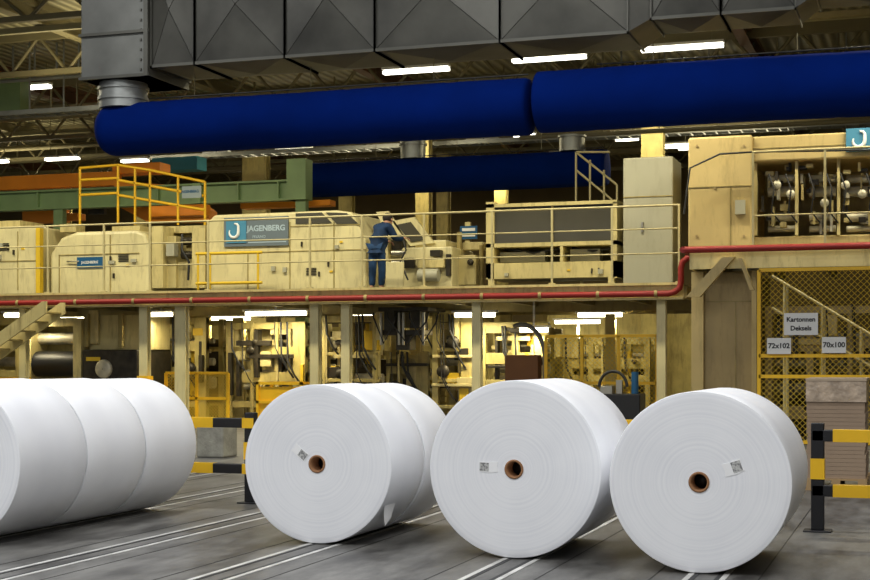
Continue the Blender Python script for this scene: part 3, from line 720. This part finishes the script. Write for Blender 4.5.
t=Thing('blower_unit','cream machine body with dark housing, large roller and fan cover','machine',(XW(90,29.2),30,0))
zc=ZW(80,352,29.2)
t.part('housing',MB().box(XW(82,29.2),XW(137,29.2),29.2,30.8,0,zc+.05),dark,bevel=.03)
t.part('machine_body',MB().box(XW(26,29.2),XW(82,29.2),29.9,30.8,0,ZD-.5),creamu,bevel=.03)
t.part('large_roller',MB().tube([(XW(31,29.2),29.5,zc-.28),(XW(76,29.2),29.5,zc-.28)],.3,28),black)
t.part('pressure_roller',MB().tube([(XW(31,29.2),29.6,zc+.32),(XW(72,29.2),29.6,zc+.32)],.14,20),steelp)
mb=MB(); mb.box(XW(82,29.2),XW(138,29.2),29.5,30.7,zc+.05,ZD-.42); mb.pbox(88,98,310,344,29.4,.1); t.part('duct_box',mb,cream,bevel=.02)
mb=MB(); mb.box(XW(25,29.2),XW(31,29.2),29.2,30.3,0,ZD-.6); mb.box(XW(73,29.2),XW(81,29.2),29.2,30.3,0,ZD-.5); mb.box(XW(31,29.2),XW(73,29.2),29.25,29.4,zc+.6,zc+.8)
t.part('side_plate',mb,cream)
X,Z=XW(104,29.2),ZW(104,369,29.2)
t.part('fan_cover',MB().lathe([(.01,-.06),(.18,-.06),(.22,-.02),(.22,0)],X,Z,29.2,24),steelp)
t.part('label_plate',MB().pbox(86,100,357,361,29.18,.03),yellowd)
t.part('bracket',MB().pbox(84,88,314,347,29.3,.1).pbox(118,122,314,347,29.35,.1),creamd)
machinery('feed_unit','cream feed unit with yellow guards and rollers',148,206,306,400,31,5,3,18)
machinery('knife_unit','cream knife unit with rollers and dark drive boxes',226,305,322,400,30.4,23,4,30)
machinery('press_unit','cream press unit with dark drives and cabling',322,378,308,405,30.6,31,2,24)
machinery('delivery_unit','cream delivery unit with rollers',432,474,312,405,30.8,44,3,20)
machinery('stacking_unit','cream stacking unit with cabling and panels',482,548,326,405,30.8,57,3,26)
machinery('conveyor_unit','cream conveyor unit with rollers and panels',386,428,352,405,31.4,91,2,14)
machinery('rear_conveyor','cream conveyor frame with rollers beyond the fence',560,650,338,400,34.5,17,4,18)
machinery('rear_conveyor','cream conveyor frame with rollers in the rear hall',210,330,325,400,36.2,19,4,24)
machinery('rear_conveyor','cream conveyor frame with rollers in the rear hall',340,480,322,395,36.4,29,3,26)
t=Thing('hanging_press_head','dark hanging mechanical head with springs and hoses','machine',(XW(400,29.4),30,ZD-1.5))
Y=29.4
mb=MB(); mb.pbox(378,428,307,311,Y,1.2); mb.pbox(384,394,311,332,Y,.5); mb.pbox(410,420,311,328,Y+.1,.5); mb.pbox(380,424,330,335,Y,.6); mb.pbox(396,410,335,350,Y+.1,.4)
t.part('head_block',mb,dark,bevel=.01)
mb=MB()
for a in (382,400,404,424): mb.tube([(XW(a,Y),Y-.05,ZD-.45),(XW(a,Y),Y-.05,ZW(a,345,Y))],.035,8)
t.part('guide_rod',mb,steel)
t.part('side_panel',MB().pbox(388,416,313,328,Y+.6,.1).pbox(376,384,312,340,Y+.1,.3),cream)
mb=MB()
for a,b in ((376,398),(390,430),(412,440)):
    xa_,xb_=XW(a,Y),XW(b,Y); zc=ZW(a,318,Y)
    mb.tube([(xa_,Y-.15,ZD-.45),(xa_+.02,Y-.2,zc),((xa_+xb_)/2,Y-.2,zc-.55),(xb_-.02,Y-.2,zc-.1),(xb_,Y-.1,ZD-.45)],.02,6)
t.part('hose',mb,hose)
mb=MB(); pts=[(XW(545,29.6),29.6,0),(XW(545,29.6),29.6,1.0)]
for k in range(12):
    a=math.pi*.62*k/11; pts.append((XW(545,29.6)-.5+.5*math.cos(a),29.6,1.5+.75*math.sin(a)))
mb.tube(pts,.05,10)
single('flexible_hose','grey flexible hose arched between machine units','hose',mb,rubber)
single('brown_board','brown painted board leaning on the machine base','panel',MB().box(XW(505,29.2),XW(538,29.2),29.2,29.5,0,ZW(520,355,29.2)),brown,bevel=.01)
for p0,p1,q in ((150,330,296),(345,480,302),(540,700,296)):
    single('partition_panel','pale cream partition panels in the rear hall','partition',MB().box(XW(p0,40.6),XW(p1,40.6),40.6,40.75,0,ZW((p0+p1)/2,q,40.6)),creamu,group='partitions')
def dlamp(p0,p1,q,Y,e=52):
    x0,x1=XW(p0,Y),XW(p1,Y); z=min(ZW((p0+p1)/2,q,Y),ZD-.42)
    t=Thing('underdeck_lamp','bright white fluorescent tube under the platform','lamp',((x0+x1)/2,Y,z),'lamps under the platform')
    t.part('lamp_tube',MB().tube([(x0,Y,z),(x1,Y,z)],.05,8),tubew)
    t.part('lamp_housing',MB().box(x0-.05,x1+.05,Y-.1,Y+.1,z+.05,z+.1).box((x0+x1)/2-.02,(x0+x1)/2+.02,Y-.02,Y+.02,z+.1,ZD-.06),white)
    L=bpy.data.lights.new('tube_glow','AREA'); L.shape='RECTANGLE'; L.size=abs(x1-x0); L.size_y=.15; L.energy=e; L.color=(1,.88,.58)
    o=bpy.data.objects.new('tube_glow',L); o.location=(0,0,-.12); o.parent=t.e; COL.objects.link(o)
for a in ((246,306,313,29.8,65),(212,250,316,33.1),(455,495,315,30.2,60),(520,548,330,30.6,30),(578,622,306,33.1,65),(60,110,314,32.4,60),(352,372,316,33),(5,40,314,29.0,30),(150,172,314,29.6,35)): dlamp(*a)
def rlamp(p0,p1,q,Y,e=70):
    x0,x1=XW(p0,Y),XW(p1,Y); z=ZW((p0+p1)/2,q,Y)
    t=Thing('rear_hall_lamp','bright fluorescent tube on a stand in the rear hall','lamp',((x0+x1)/2,Y,z),'lamps of the rear hall')
    t.part('lamp_tube',MB().tube([(x0,Y,z),(x1,Y,z)],.05,8),tubew)
    t.part('lamp_housing',MB().box(x0-.05,x1+.05,Y-.1,Y+.1,z+.05,z+.1).box((x0+x1)/2-.03,(x0+x1)/2+.03,Y+.1,Y+.16,0,z+.1),white)
    L=bpy.data.lights.new('tube_glow','AREA'); L.shape='RECTANGLE'; L.size=abs(x1-x0); L.size_y=.15; L.energy=e; L.color=(1,.9,.62)
    o=bpy.data.objects.new('tube_glow',L); o.location=(0,0,-.12); o.parent=t.e; COL.objects.link(o)
for a in ((205,252,309,38.6),(555,600,322,38.6,90),(395,425,314,38.8)): rlamp(*a)

# fences
def fence(p0,p1,q0,q1,Y,lab,pitch=.075,posts=(0,1),z0=None,mesh=yellowd,frame=yellow,fr=.03,wr=.005,mids=(.5,)):
    x0,x1=XW(p0,Y),XW(p1,Y); pm=(p0+p1)/2; zt=ZW(pm,q0,Y); zb=ZW(pm,q1,Y) if z0 is None else z0
    t=Thing('mesh_fence',lab,'fence',((x0+x1)/2,Y,0),'machine guard fences')
    mb=MB()
    for k in posts:
        x=x0+(x1-x0)*k; mb.box(x-fr,x+fr,Y-fr,Y+fr,0,zt)
    for z in (zb,zt)+tuple(zb+(zt-zb)*m for m in mids): mb.box(x0,x1,Y-fr,Y+fr,z-fr,z+fr)
    t.part('fence_frame',mb,frame)
    mb=MB(); W=x1-x0; H=zt-zb
    k=-H
    while k<W:
        a0=max(0,k); a1=min(W,k+H)
        if a1>a0:
            for sgn in (0,1):
                zA=a0-k; zB=a1-k
                if sgn: zA,zB=H-zA,H-zB
                mb.tube([(x0+a0,Y,zb+zA),(x0+a1,Y,zb+zB)],wr,3,caps=False,sm=False)
        k+=pitch
    t.part('wire_mesh',mb,mesh); return t
fence(759,985,268,400,25.4,'yellow wire-mesh guard fence by the machine end',.1,(0,.55,1),z0=.1,mids=(.38,.5))
fence(546,657,336,410,28.6,'yellow wire-mesh guard fence under the platform',.1,(0,.33,.66,1),z0=.1,wr=.007)
fence(166,228,373,410,28.6,'yellow wire-mesh guard fence under the platform',.07,(0,.5,1),z0=.1,wr=.007)
fence(-50,30,378,410,28.6,'yellow wire-mesh guard fence under the platform',.07,(0,.5,1),z0=.1)
t=Thing('roll_cradle','yellow tubular cradle with open top','cradle',(XW(280,28.4),28.8,0))
mb=MB(); x0,x1=XW(256,28.4),XW(302,28.4); zt=ZW(280,382,28.4)
for x in (x0,x1-.06):
    for y in (28.4,29.1): mb.box(x,x+.06,y,y+.06,0,zt)
for z in (zt-.06,zt*.55,.15):
    mb.box(x0,x1,28.4,28.46,z,z+.06); mb.box(x0,x1,29.1,29.16,z,z+.06)
mb.box(x0,x1,28.44,28.45,.15,zt*.9)
t.part('tube_frame',mb,yellow)
t=Thing('hydraulic_unit','black hydraulic power unit with blue motor and hose loop','machine',(XW(615,27.2),27.4,0))
Y=27.2
t.part('tank',MB().box(XW(598,Y),XW(640,Y),Y,Y+.6,.0,ZW(620,394,Y)),black,bevel=.02)
t.part('motor',MB().tube([(XW(632,Y),Y+.3,ZW(632,394,Y)),(XW(632,Y),Y+.3,ZW(632,372,Y))],.07,16),bluesign)
pts=[]
for k in range(16):
    a=math.pi*k/15; pts.append((XW(612,Y)+.27*math.cos(a),Y+.1,ZW(612,387,Y)+.3*math.sin(a)))
t.part('hose_loop',MB().tube(pts,.03,8),hose)
t.part('valve_block',MB().pbox(600,612,386,394,Y+.1,.3).pbox(616,622,380,394,Y+.25,.1),steel)
t=Thing('platform_stair','cream steel stair leading up to the platform','stair',(XW(0,27.2),27.5,0))
Y=27.0
mb=MB()
xA,zA=XW(-125,Y),0.0; xB,zB=XW(46,Y),ZD-.4
for y in (Y,Y+.7):
    mb.mark()
    mb.add([(xA,y,zA),(xA+.3,y,zA),(xB,y,zB-.05),(xB,y,zB+.2),(xB-.1,y,zB+.2),(xA,y,zA+.12),
            (xA,y+.05,zA),(xA+.3,y+.05,zA),(xB,y+.05,zB-.05),(xB,y+.05,zB+.2),(xB-.1,y+.05,zB+.2),(xA,y+.05,zA+.12)],
           [(0,1,2,3,4,5),(11,10,9,8,7,6),(0,6,7,1),(1,7,8,2),(2,8,9,3),(3,9,10,4),(4,10,11,5),(5,11,6,0)])
t.part('stringer',mb,cream)
mb=MB()
for k in range(13):
    f=(k+.5)/13; x=xA+.15+(xB-xA-.2)*f; z=zB*f+.05; mb.box(x-.14,x+.14,Y+.05,Y+.7,z,z+.03)
t.part('tread',mb,creamd)
t=Thing('access_stair','cream steel access stair with slanted handrails behind mesh','stair',(XW(820,26),26,0))
mb=MB(); Y=25.75
for y in (Y,Y+.55):
    for dz in (0,.55): mb.tube([(XW(772,Y),y,ZW(772,276,Y)-dz),(XW(900,Y),y,ZW(900,352,Y)-dz)],.025,6)
    for f in (.1,.4,.7,1):
        x=XW(772,Y)+(XW(900,Y)-XW(772,Y))*f; z=ZW(772,276,Y)+(ZW(900,352,Y)-ZW(772,276,Y))*f
        mb.tube([(x,y,z),(x,y,0)],.025,6)
t.part('guard_rail',mb,railm)

# ================= SIGNS ON FENCE
def sign(txts,p0,p1,q0,q1,Y,lab,sizes,offs):
    x0,x1=XW(p0,Y),XW(p1,Y); pm=(p0+p1)/2; z0,z1=ZW(pm,q1,Y),ZW(pm,q0,Y)
    t=Thing('notice_sign',lab,'sign',((x0+x1)/2,Y,z0))
    b=t.part('sign_board',MB().box(x0,x1,Y-.01,Y,z0,z1),white)
    mb=MB()
    for tx,sz,of in zip(txts,sizes,offs): mb.text(tx,sz,(x0+x1)/2,Y-.014,z0+(z1-z0)*of,fat=.003)
    t.part('lettering',mb,ink,parent=b)
    t.part('hanging_hook',MB().box(x0+.05,x0+.07,Y,25.38,z1-.02,z1),steel)
SY=25.32
sign(['Kartonnen','Deksels'],784,818,313,335,SY,'white paper notice reading Kartonnen Deksels on the fence',(.11,.11),(.70,.30))
sign(['72x102'],767,791,338,354,SY,'white sign reading 72x102 on the fence',(.12,),(.5,))
sign(['70x100'],822,846,337,353,SY,'white sign reading 70x100 on the fence',(.12,),(.5,))
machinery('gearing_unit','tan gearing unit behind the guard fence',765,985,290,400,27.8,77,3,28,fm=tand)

# ================= PALLET + STACK
Yp=17.2
X0,X1=XW(805,Yp),XW(867,Yp)
t=Thing('pallet','rough wooden pallet on the floor','pallet',((X0+X1)/2,Yp+.5,0))
mb=MB()
for k in range(7): 
    y=Yp+k*.165; mb.box(X0,X1,y,y+.11,.12,.14)
t.part('deck_board',mb,woodm)
mb=MB()
for x in (X0,(X0+X1)/2-.05,X1-.1): mb.box(x,x+.1,Yp,Yp+1.1,.0,.12)
t.part('bearer',mb,woodm)
zt=ZW(836,381,Yp)
t=Thing('board_stack','film-wrapped stack of brown cardboard sheets on a pallet','cardboard stack',((X0+X1)/2,Yp+.5,.14))
mb=MB(); n=24; rnd=random.Random(5)
for k in range(n):
    a=rnd.uniform(-.008,.008); z=.14+(zt-.14)*k/n; mb.box(X0+.02+a,X1-.02+a,Yp+.03,Yp+1.05,z,z+(zt-.14)/n*.93)
mb.box(X0+.03,X1-.03,Yp+.035,Yp+1.0,.15,zt)
t.part('board_sheets',mb,boardm)
t.part('top_board',MB().box(X0+.005,X1-.005,Yp+.01,Yp+1.07,zt,zt+.03),mat('top_card',(.44,.35,.25),.6),label='pale top board')
t.part('film_band',MB().box(X0+.008,X1-.008,Yp+.012,Yp+1.065,zt-.24,zt-.005),mat('wrap_film',(.40,.32,.24),.25,bump=.9,bscale=12,var=.3,scale=9),label='crumpled brown-tinted stretch film')

# ================= BARRIERS
def barrier(x0,x1,Y,posts,lab):
    t=Thing('crash_barrier',lab,'barrier',((x0+x1)/2,Y,0),'striped crash barriers')
    for X in posts:
        t.part('post',MB().box(X-.055,X+.055,Y-.05,Y+.05,.015,.95).box(X-.12,X+.12,Y-.1,Y+.1,0,.015),black,bevel=.01)
        t.part('post_band',MB().box(X-.06,X+.06,Y-.058,Y+.056,.46,.64),yellow)
    for z in (.36,.84):
        b=t.part('rail',MB().box(x0,x1,Y-.05,Y+.05,z-.05,z+.05),black,bevel=.008)
        L=.34; x=x0+.18
        m=MB()
        while x<x1-.05:
            m.box(x,min(x+L,x1+.001),Y-.055,Y+.055,z-.053,z+.053); x+=2*L
        t.part('yellow_stripe',m,yellow,parent=b)
barrier(-.9,3.0,13.1,(-.85,1.2,2.95),'black steel crash barrier with yellow stripes standing by the rolls')
barrier(-9.9+.27,-6.6,13.8,(-9.5,-6.65),'black and yellow striped crash barrier between the rolls')
barrier(-5.2,-1.6,14.6,(-5.1,-1.7),'black and yellow striped crash barrier standing beyond the rolls')
single('concrete_block','rough grey concrete block on the floor','concrete block',MB().box(XW(196,20),XW(223,20),20,20.5,0,ZW(210,426,20)),conc,bevel=.03)

# ================= FLOOR TRACKS
trm=mat('steel_track',(0.55,0.545,0.52),0.4,0.1,var=.3,scale=4)
trd=mat('track_slot',(0.02,0.02,0.02),0.5)
for X in (-9.0,-7.5,-6.04,-4.6,-2.85,-1.4,.1):
    t=Thing('floor_track','pale steel conveyor track set in the floor','floor track',(X,11,0),'floor conveyor tracks')
    t.part('steel_strip',MB().box(X-.14,X-.10,1,24,0,.004).box(X+.10,X+.14,1,24,0,.004),trm)
    t.part('slot',MB().box(X-.095,X-.065,1,24,0,.003).box(X+.065,X+.095,1,24,0,.003).box(X-.36,X-.35,1,24,0,.002).box(X+.35,X+.36,1,24,0,.002),trd)

# ================= PAPER ROLLS
def roll(X,Y,D,L,lab,sticker=None):
    R=D/2; rc=.073; t=Thing('paper_roll',lab,'paper roll',(X,Y,0),'white paper rolls on the floor')
    Zc=R+.006
    prof=[(rc,0.0),(rc+.1,0.0),(R*.3,0),(R*.5,0),(R*.7,0.0),(R*.9,0),(R-.008,0),(R-.003,.002),(R,.008),(R,L*.25),(R,L*.5),(R,L*.75),(R,L-.008),(R-.003,L-.002),(R-.008,L),(R*.5,L),(rc,L)]
    mb=MB().lathe(prof,X,Zc,Y,128,closed=True)
    me=mkobj('paper_winding',mb,paper,(X,Y,Zc)); me.location=(0,0,Zc); me.parent=t.e
    me.data.set_sharp_from_angle(angle=math.radians(30))
    t.part('core_tube',MB().lathe([(rc-.016,-.006),(rc,-.006),(rc,L),(rc-.016,L)],X,Zc,Y,40,closed=True),cardb)
    t.part('core_shade_disc',MB().lathe([(.001,.16),(rc-.017,.16),(rc-.017,.2),(.001,.2)],X,Zc,Y,32),black)  # black disc paints the shade inside the open core
    if sticker:
        dx,dz,w,h,a,side=sticker
        def poly(cs,y,th=.003):
            m=MB(); ca,sa=math.cos(a),math.sin(a)
            P_=[(X+dx+p*ca-q*sa,Zc+dz+p*sa+q*ca) for p,q in cs]
            return m.prism(P_,Y-y-th,Y-y)
        t.part('paper_sticker',poly([(-w*.5,-h*.42),(w*.1,-h*.5),(w*.5,-h*.4),(w*.46,h*.1),(w*.5,h*.5),(-w*.05,h*.44),(-w*.48,h*.5),(-w*.42,0)],.0),stick)
        o=w*.22*side
        t.part('printed_label',poly([(o-w*.24,-h*.36),(o+w*.24,-h*.38),(o+w*.24,h*.38),(o-w*.24,h*.40)],.0032,.001),labm)
    return t
def cam_pt(px,d):
    u=(px-435)/F; return d*(u*c_-s_), d*(u*s_+c_)
x,y=cam_pt(699,10.16); roll(x,y,1.275,1.45,'large white paper roll with brown core and tilted label',(.235,.105,.14,.10,math.radians(20),.9))
x,y=cam_pt(514,10.93); roll(x,y,1.34,1.38,'largest white paper roll with brown core and small grey label',(-.2,.012,.15,.085,0,-1))
x,y=cam_pt(317,11.8); roll(x,y,1.295,.80,'white paper roll with brown core and tilted label',(-.15,.09,.15,.08,math.radians(-38),.9))
# loose paper flap on this roll
R=.6475; vs=[];fs=[]
NI,NJ=7,5
for i in range(NI):
    f=i/(NI-1)
    for j in range(NJ):
        g=j/(NJ-1); a=math.radians(-30-11*f)
        lift=.006+.06*f*f*(1-.5*g)
        vs.append((x+(R+lift)*math.cos(a)+.01*f,y+.06+.26*g+.05*f*(1-g),R+.006+(R+lift)*math.sin(a)-.03*f*(1-g)))
for i in range(NI-1):
    for j in range(NJ-1): q=i*NJ+j; fs.append((q,q+1,q+NJ+1,q+NJ))
single('loose_paper_flap','loose white paper flap hanging off the roll side','paper flap',MB().add(vs,fs,True),stick)
roll(x+.01,y+.83,1.283,.86,'white paper roll abutting the end of another roll')
x,y=cam_pt(-50,11.8); 
for k in range(3): roll(x+.006*k,y+k*1.0,1.335-.011*k,.975,'white paper roll lined up end to end with others')

# ================= PERSON
def skinmesh(name,verts,edges,radii,m,parent,root=0,sub=2):
    me=bpy.data.meshes.new(name); me.from_pydata(verts,edges,[]); o=bpy.data.objects.new(name,me); COL.objects.link(o)
    sk=o.modifiers.new('skin','SKIN'); sk.use_smooth_shade=True
    sl=me.skin_vertices[0].data
    for i,r in enumerate(radii): sl[i].radius=(r,r); sl[i].use_root=(i==root)
    sb=o.modifiers.new('sub','SUBSURF'); sb.levels=sub; sb.render_levels=sub
    me.materials.append(m); o.parent=parent; return o
pX,pY=XW(376,28.8),28.85
pe=Thing('person','person in dark blue jacket and trousers leaning into the machine','person',(pX,pY,ZD))
J=dict(pel=(0,0,.95),sp1=(.02,.05,1.09),sp2=(.04,.13,1.25),ch=(.07,.22,1.38),nk=(.09,.30,1.46),hd0=(.10,.34,1.49),hd1=(.12,.40,1.545),hd2=(.13,.44,1.59),
 hl=(-.08,0,.91),kl=(-.09,-.02,.49),al=(-.11,.0,.09),fl=(-.12,-.05,.05),tl=(-.09,.13,.035),
 hr=(.08,0,.91),kr=(.10,.06,.49),ar=(.08,.06,.09),fr=(.07,0,.05),tr=(.13,.18,.035),
 sl=(-.08,.27,1.37),el=(-.10,.44,1.16),wl=(.04,.58,1.10),ml=(.08,.61,1.09),
 sr=(.22,.17,1.35),er=(.33,.25,1.13),wr=(.46,.40,1.15),mr=(.50,.44,1.15))
ks=list(J); idx={k:i for i,k in enumerate(ks)}
ed=[('pel','sp1'),('sp1','sp2'),('sp2','ch'),('ch','nk'),('nk','hd0'),('hd0','hd1'),('hd1','hd2'),('pel','hl'),('hl','kl'),('kl','al'),('al','fl'),('al','tl'),('pel','hr'),('hr','kr'),('kr','ar'),('ar','fr'),('ar','tr'),('ch','sl'),('sl','el'),('el','wl'),('wl','ml'),('ch','sr'),('sr','er'),('er','wr'),('wr','mr')]
rad=dict(pel=.12,sp1=.115,sp2=.12,ch=.12,nk=.055,hd0=.07,hd1=.10,hd2=.075,hl=.085,kl=.058,al=.04,fl=.03,tl=.03,hr=.085,kr=.058,ar=.04,fr=.03,tr=.03,sl=.058,el=.042,wl=.028,ml=.036,sr=.058,er=.042,wr=.028,mr=.036)
body=skinmesh('body',[J[k] for k in ks],[(idx[a],idx[b]) for a,b in ed],[rad[k] for k in ks],skin,pe.e)
for hand,dirx in (('ml',(.6,.7,-.25)),('mr',(.75,.6,-.1))):
    b=Vector(J[hand]); d=Vector(dirx).normalized(); side=d.cross(Vector((0,0,1))).normalized()
    for k,(off,ln) in enumerate(((-.028,.065),(-.009,.078),(.010,.074),(.028,.058))):
        p0=b+side*off+d*.01; p1=p0+d*ln*.6; p2=p1+d*ln*.35+Vector((0,0,-.025)); p3=p2+d*.01+Vector((0,0,-.025))
        skinmesh('finger',[tuple(q) for q in (p0,p1,p2,p3)],[(0,1),(1,2),(2,3)],[.010,.009,.0085,.008],skin,body,sub=1)
    p0=b-side*.025-d*.02; skinmesh('thumb',[tuple(p0),tuple(p0-side*.03+d*.025),tuple(p0-side*.035+d*.055)],[(0,1),(1,2)],[.012,.011,.009],skin,body,sub=1)
hd=Vector(J['hd1'])
fd=Vector((.4,.7,-.55)).normalized(); sd=fd.cross(Vector((0,0,1))).normalized(); upv=sd.cross(fd)
def blob(c,r,sx=1,sy=1,sz=1,seg=10):
    mb=MB(); vs=[];fs=[]
    for i in range(seg+1):
        th=math.pi*i/seg
        for j in range(seg*2):
            ph=math.pi*j/seg; vs.append((c[0]+r*sx*math.sin(th)*math.cos(ph),c[1]+r*sy*math.sin(th)*math.sin(ph),c[2]+r*sz*math.cos(th)))
    n=seg*2
    for i in range(seg):
        for j in range(n): k=(j+1)%n; fs.append((i*n+j,i*n+k,(i+1)*n+k,(i+1)*n+j))
    return mb.add(vs,fs,True)
off=Vector((pX,pY,ZD))
pe.part('nose',blob(off+hd+fd*.105-upv*.01,.016,1,1,1.5),skin,parent=body)
for q in (-1,1):
    pe.part('eye',blob(off+hd+fd*.09+sd*.035*q+upv*.015,.012),white,parent=body)
    pe.part('ear',blob(off+hd+sd*.10*q,.022,1,1,1.5),skin,parent=body)
pe.part('mouth',blob(off+hd+fd*.088-upv*.05,.018,1.2,1.2,.35),mat('lips',(.4,.15,.12),.5),parent=body)
pe.part('hair',blob(off+hd-fd*.035+Vector((0,0,.025)),.112,1,1,.98,14),hairm)
nk=dict(J); nk['nk']=(.085,.285,1.44); nk['hem']=(.0,-.005,.88)
def cloth(name,ck,extra,m):
    ci={k:i for i,k in enumerate(ck)}
    E=[(a,b) for a,b in ed+[('pel','hem')] if a in ci and b in ci]
    rr=dict(rad); rr['hem']=.13
    skinmesh(name,[nk[k] for k in ck],[(ci[a],ci[b]) for a,b in E],[rr[k]+(extra if k not in('nk','hem') else .02) for k in ck],m,pe.e)
cloth('trousers',['pel','hl','kl','al','hr','kr','ar'],.032,overall)
cloth('jacket',['pel','sp1','sp2','ch','nk','sl','el','wl','sr','er','wr','hem'],.04,jacketm)
for a,b in (('al','tl'),('ar','tr')):
    A=Vector(J[a]);B=Vector(J[b]); back=A-(B-A).normalized()*.05
    skinmesh('shoe',[(back.x,back.y,.055),(A.x+.02,A.y+.02,.06),(B.x,B.y,.045)],[(0,1),(1,2)],[.05,.052,.042],shoe,pe.e)

# ================= LIGHTS
def area(X,Y,Z,sx,sy,e,col=(1,.98,.95),rot=(0,0,0)):
    L=bpy.data.lights.new('hall_light','AREA'); L.shape='RECTANGLE'; L.size=sx; L.size_y=sy; L.energy=e; L.color=col
    o=bpy.data.objects.new('hall_light',L); o.location=(X,Y,Z); o.rotation_euler=rot; COL.objects.link(o); return o
for Y,e in ((-1,340),(6,290),(13,250),(19,150)):
    for X in (-13,-6,1): area(X,Y,8.9,4,.5,e,(.97,.98,1))
for X in (-20,-13,-6,1): area(X,25.6,8.3,4,.4,420,(1,.92,.68))
for X in (-32,-24,-15,-6): area(X,38.6,8.3,4,.4,240,(1,.88,.58)); area(X,50,8.3,4,.4,190,(1,.88,.58))
for X in (-30,-18,-6):
    for Y in (29.5,42): area(X,Y,7.6,5,.4,75,(1,.9,.62),(math.pi,0,0))  # upward fill lights added to brighten the roof deck, no fixtures here
W=bpy.data.worlds.new('world'); S.world=W; W.use_nodes=True
W.node_tree.nodes['Background'].inputs[0].default_value=(.88,.93,1,1); W.node_tree.nodes['Background'].inputs[1].default_value=.42
S.view_settings.view_transform='Standard'
S.view_settings.look='None'
S.view_settings.exposure=0.12
S.view_settings.gamma=0.92
# ================= CAMERA
cd=bpy.data.cameras.new('camera'); cam=bpy.data.objects.new('camera',cd); COL.objects.link(cam)
cam.location=(0,0,CH); cam.rotation_euler=(math.pi/2,0,PH)
cd.sensor_width=36; cd.lens=F/870*36; cd.shift_y=(HZ-290)/870; cd.clip_end=200
S.camera=cam
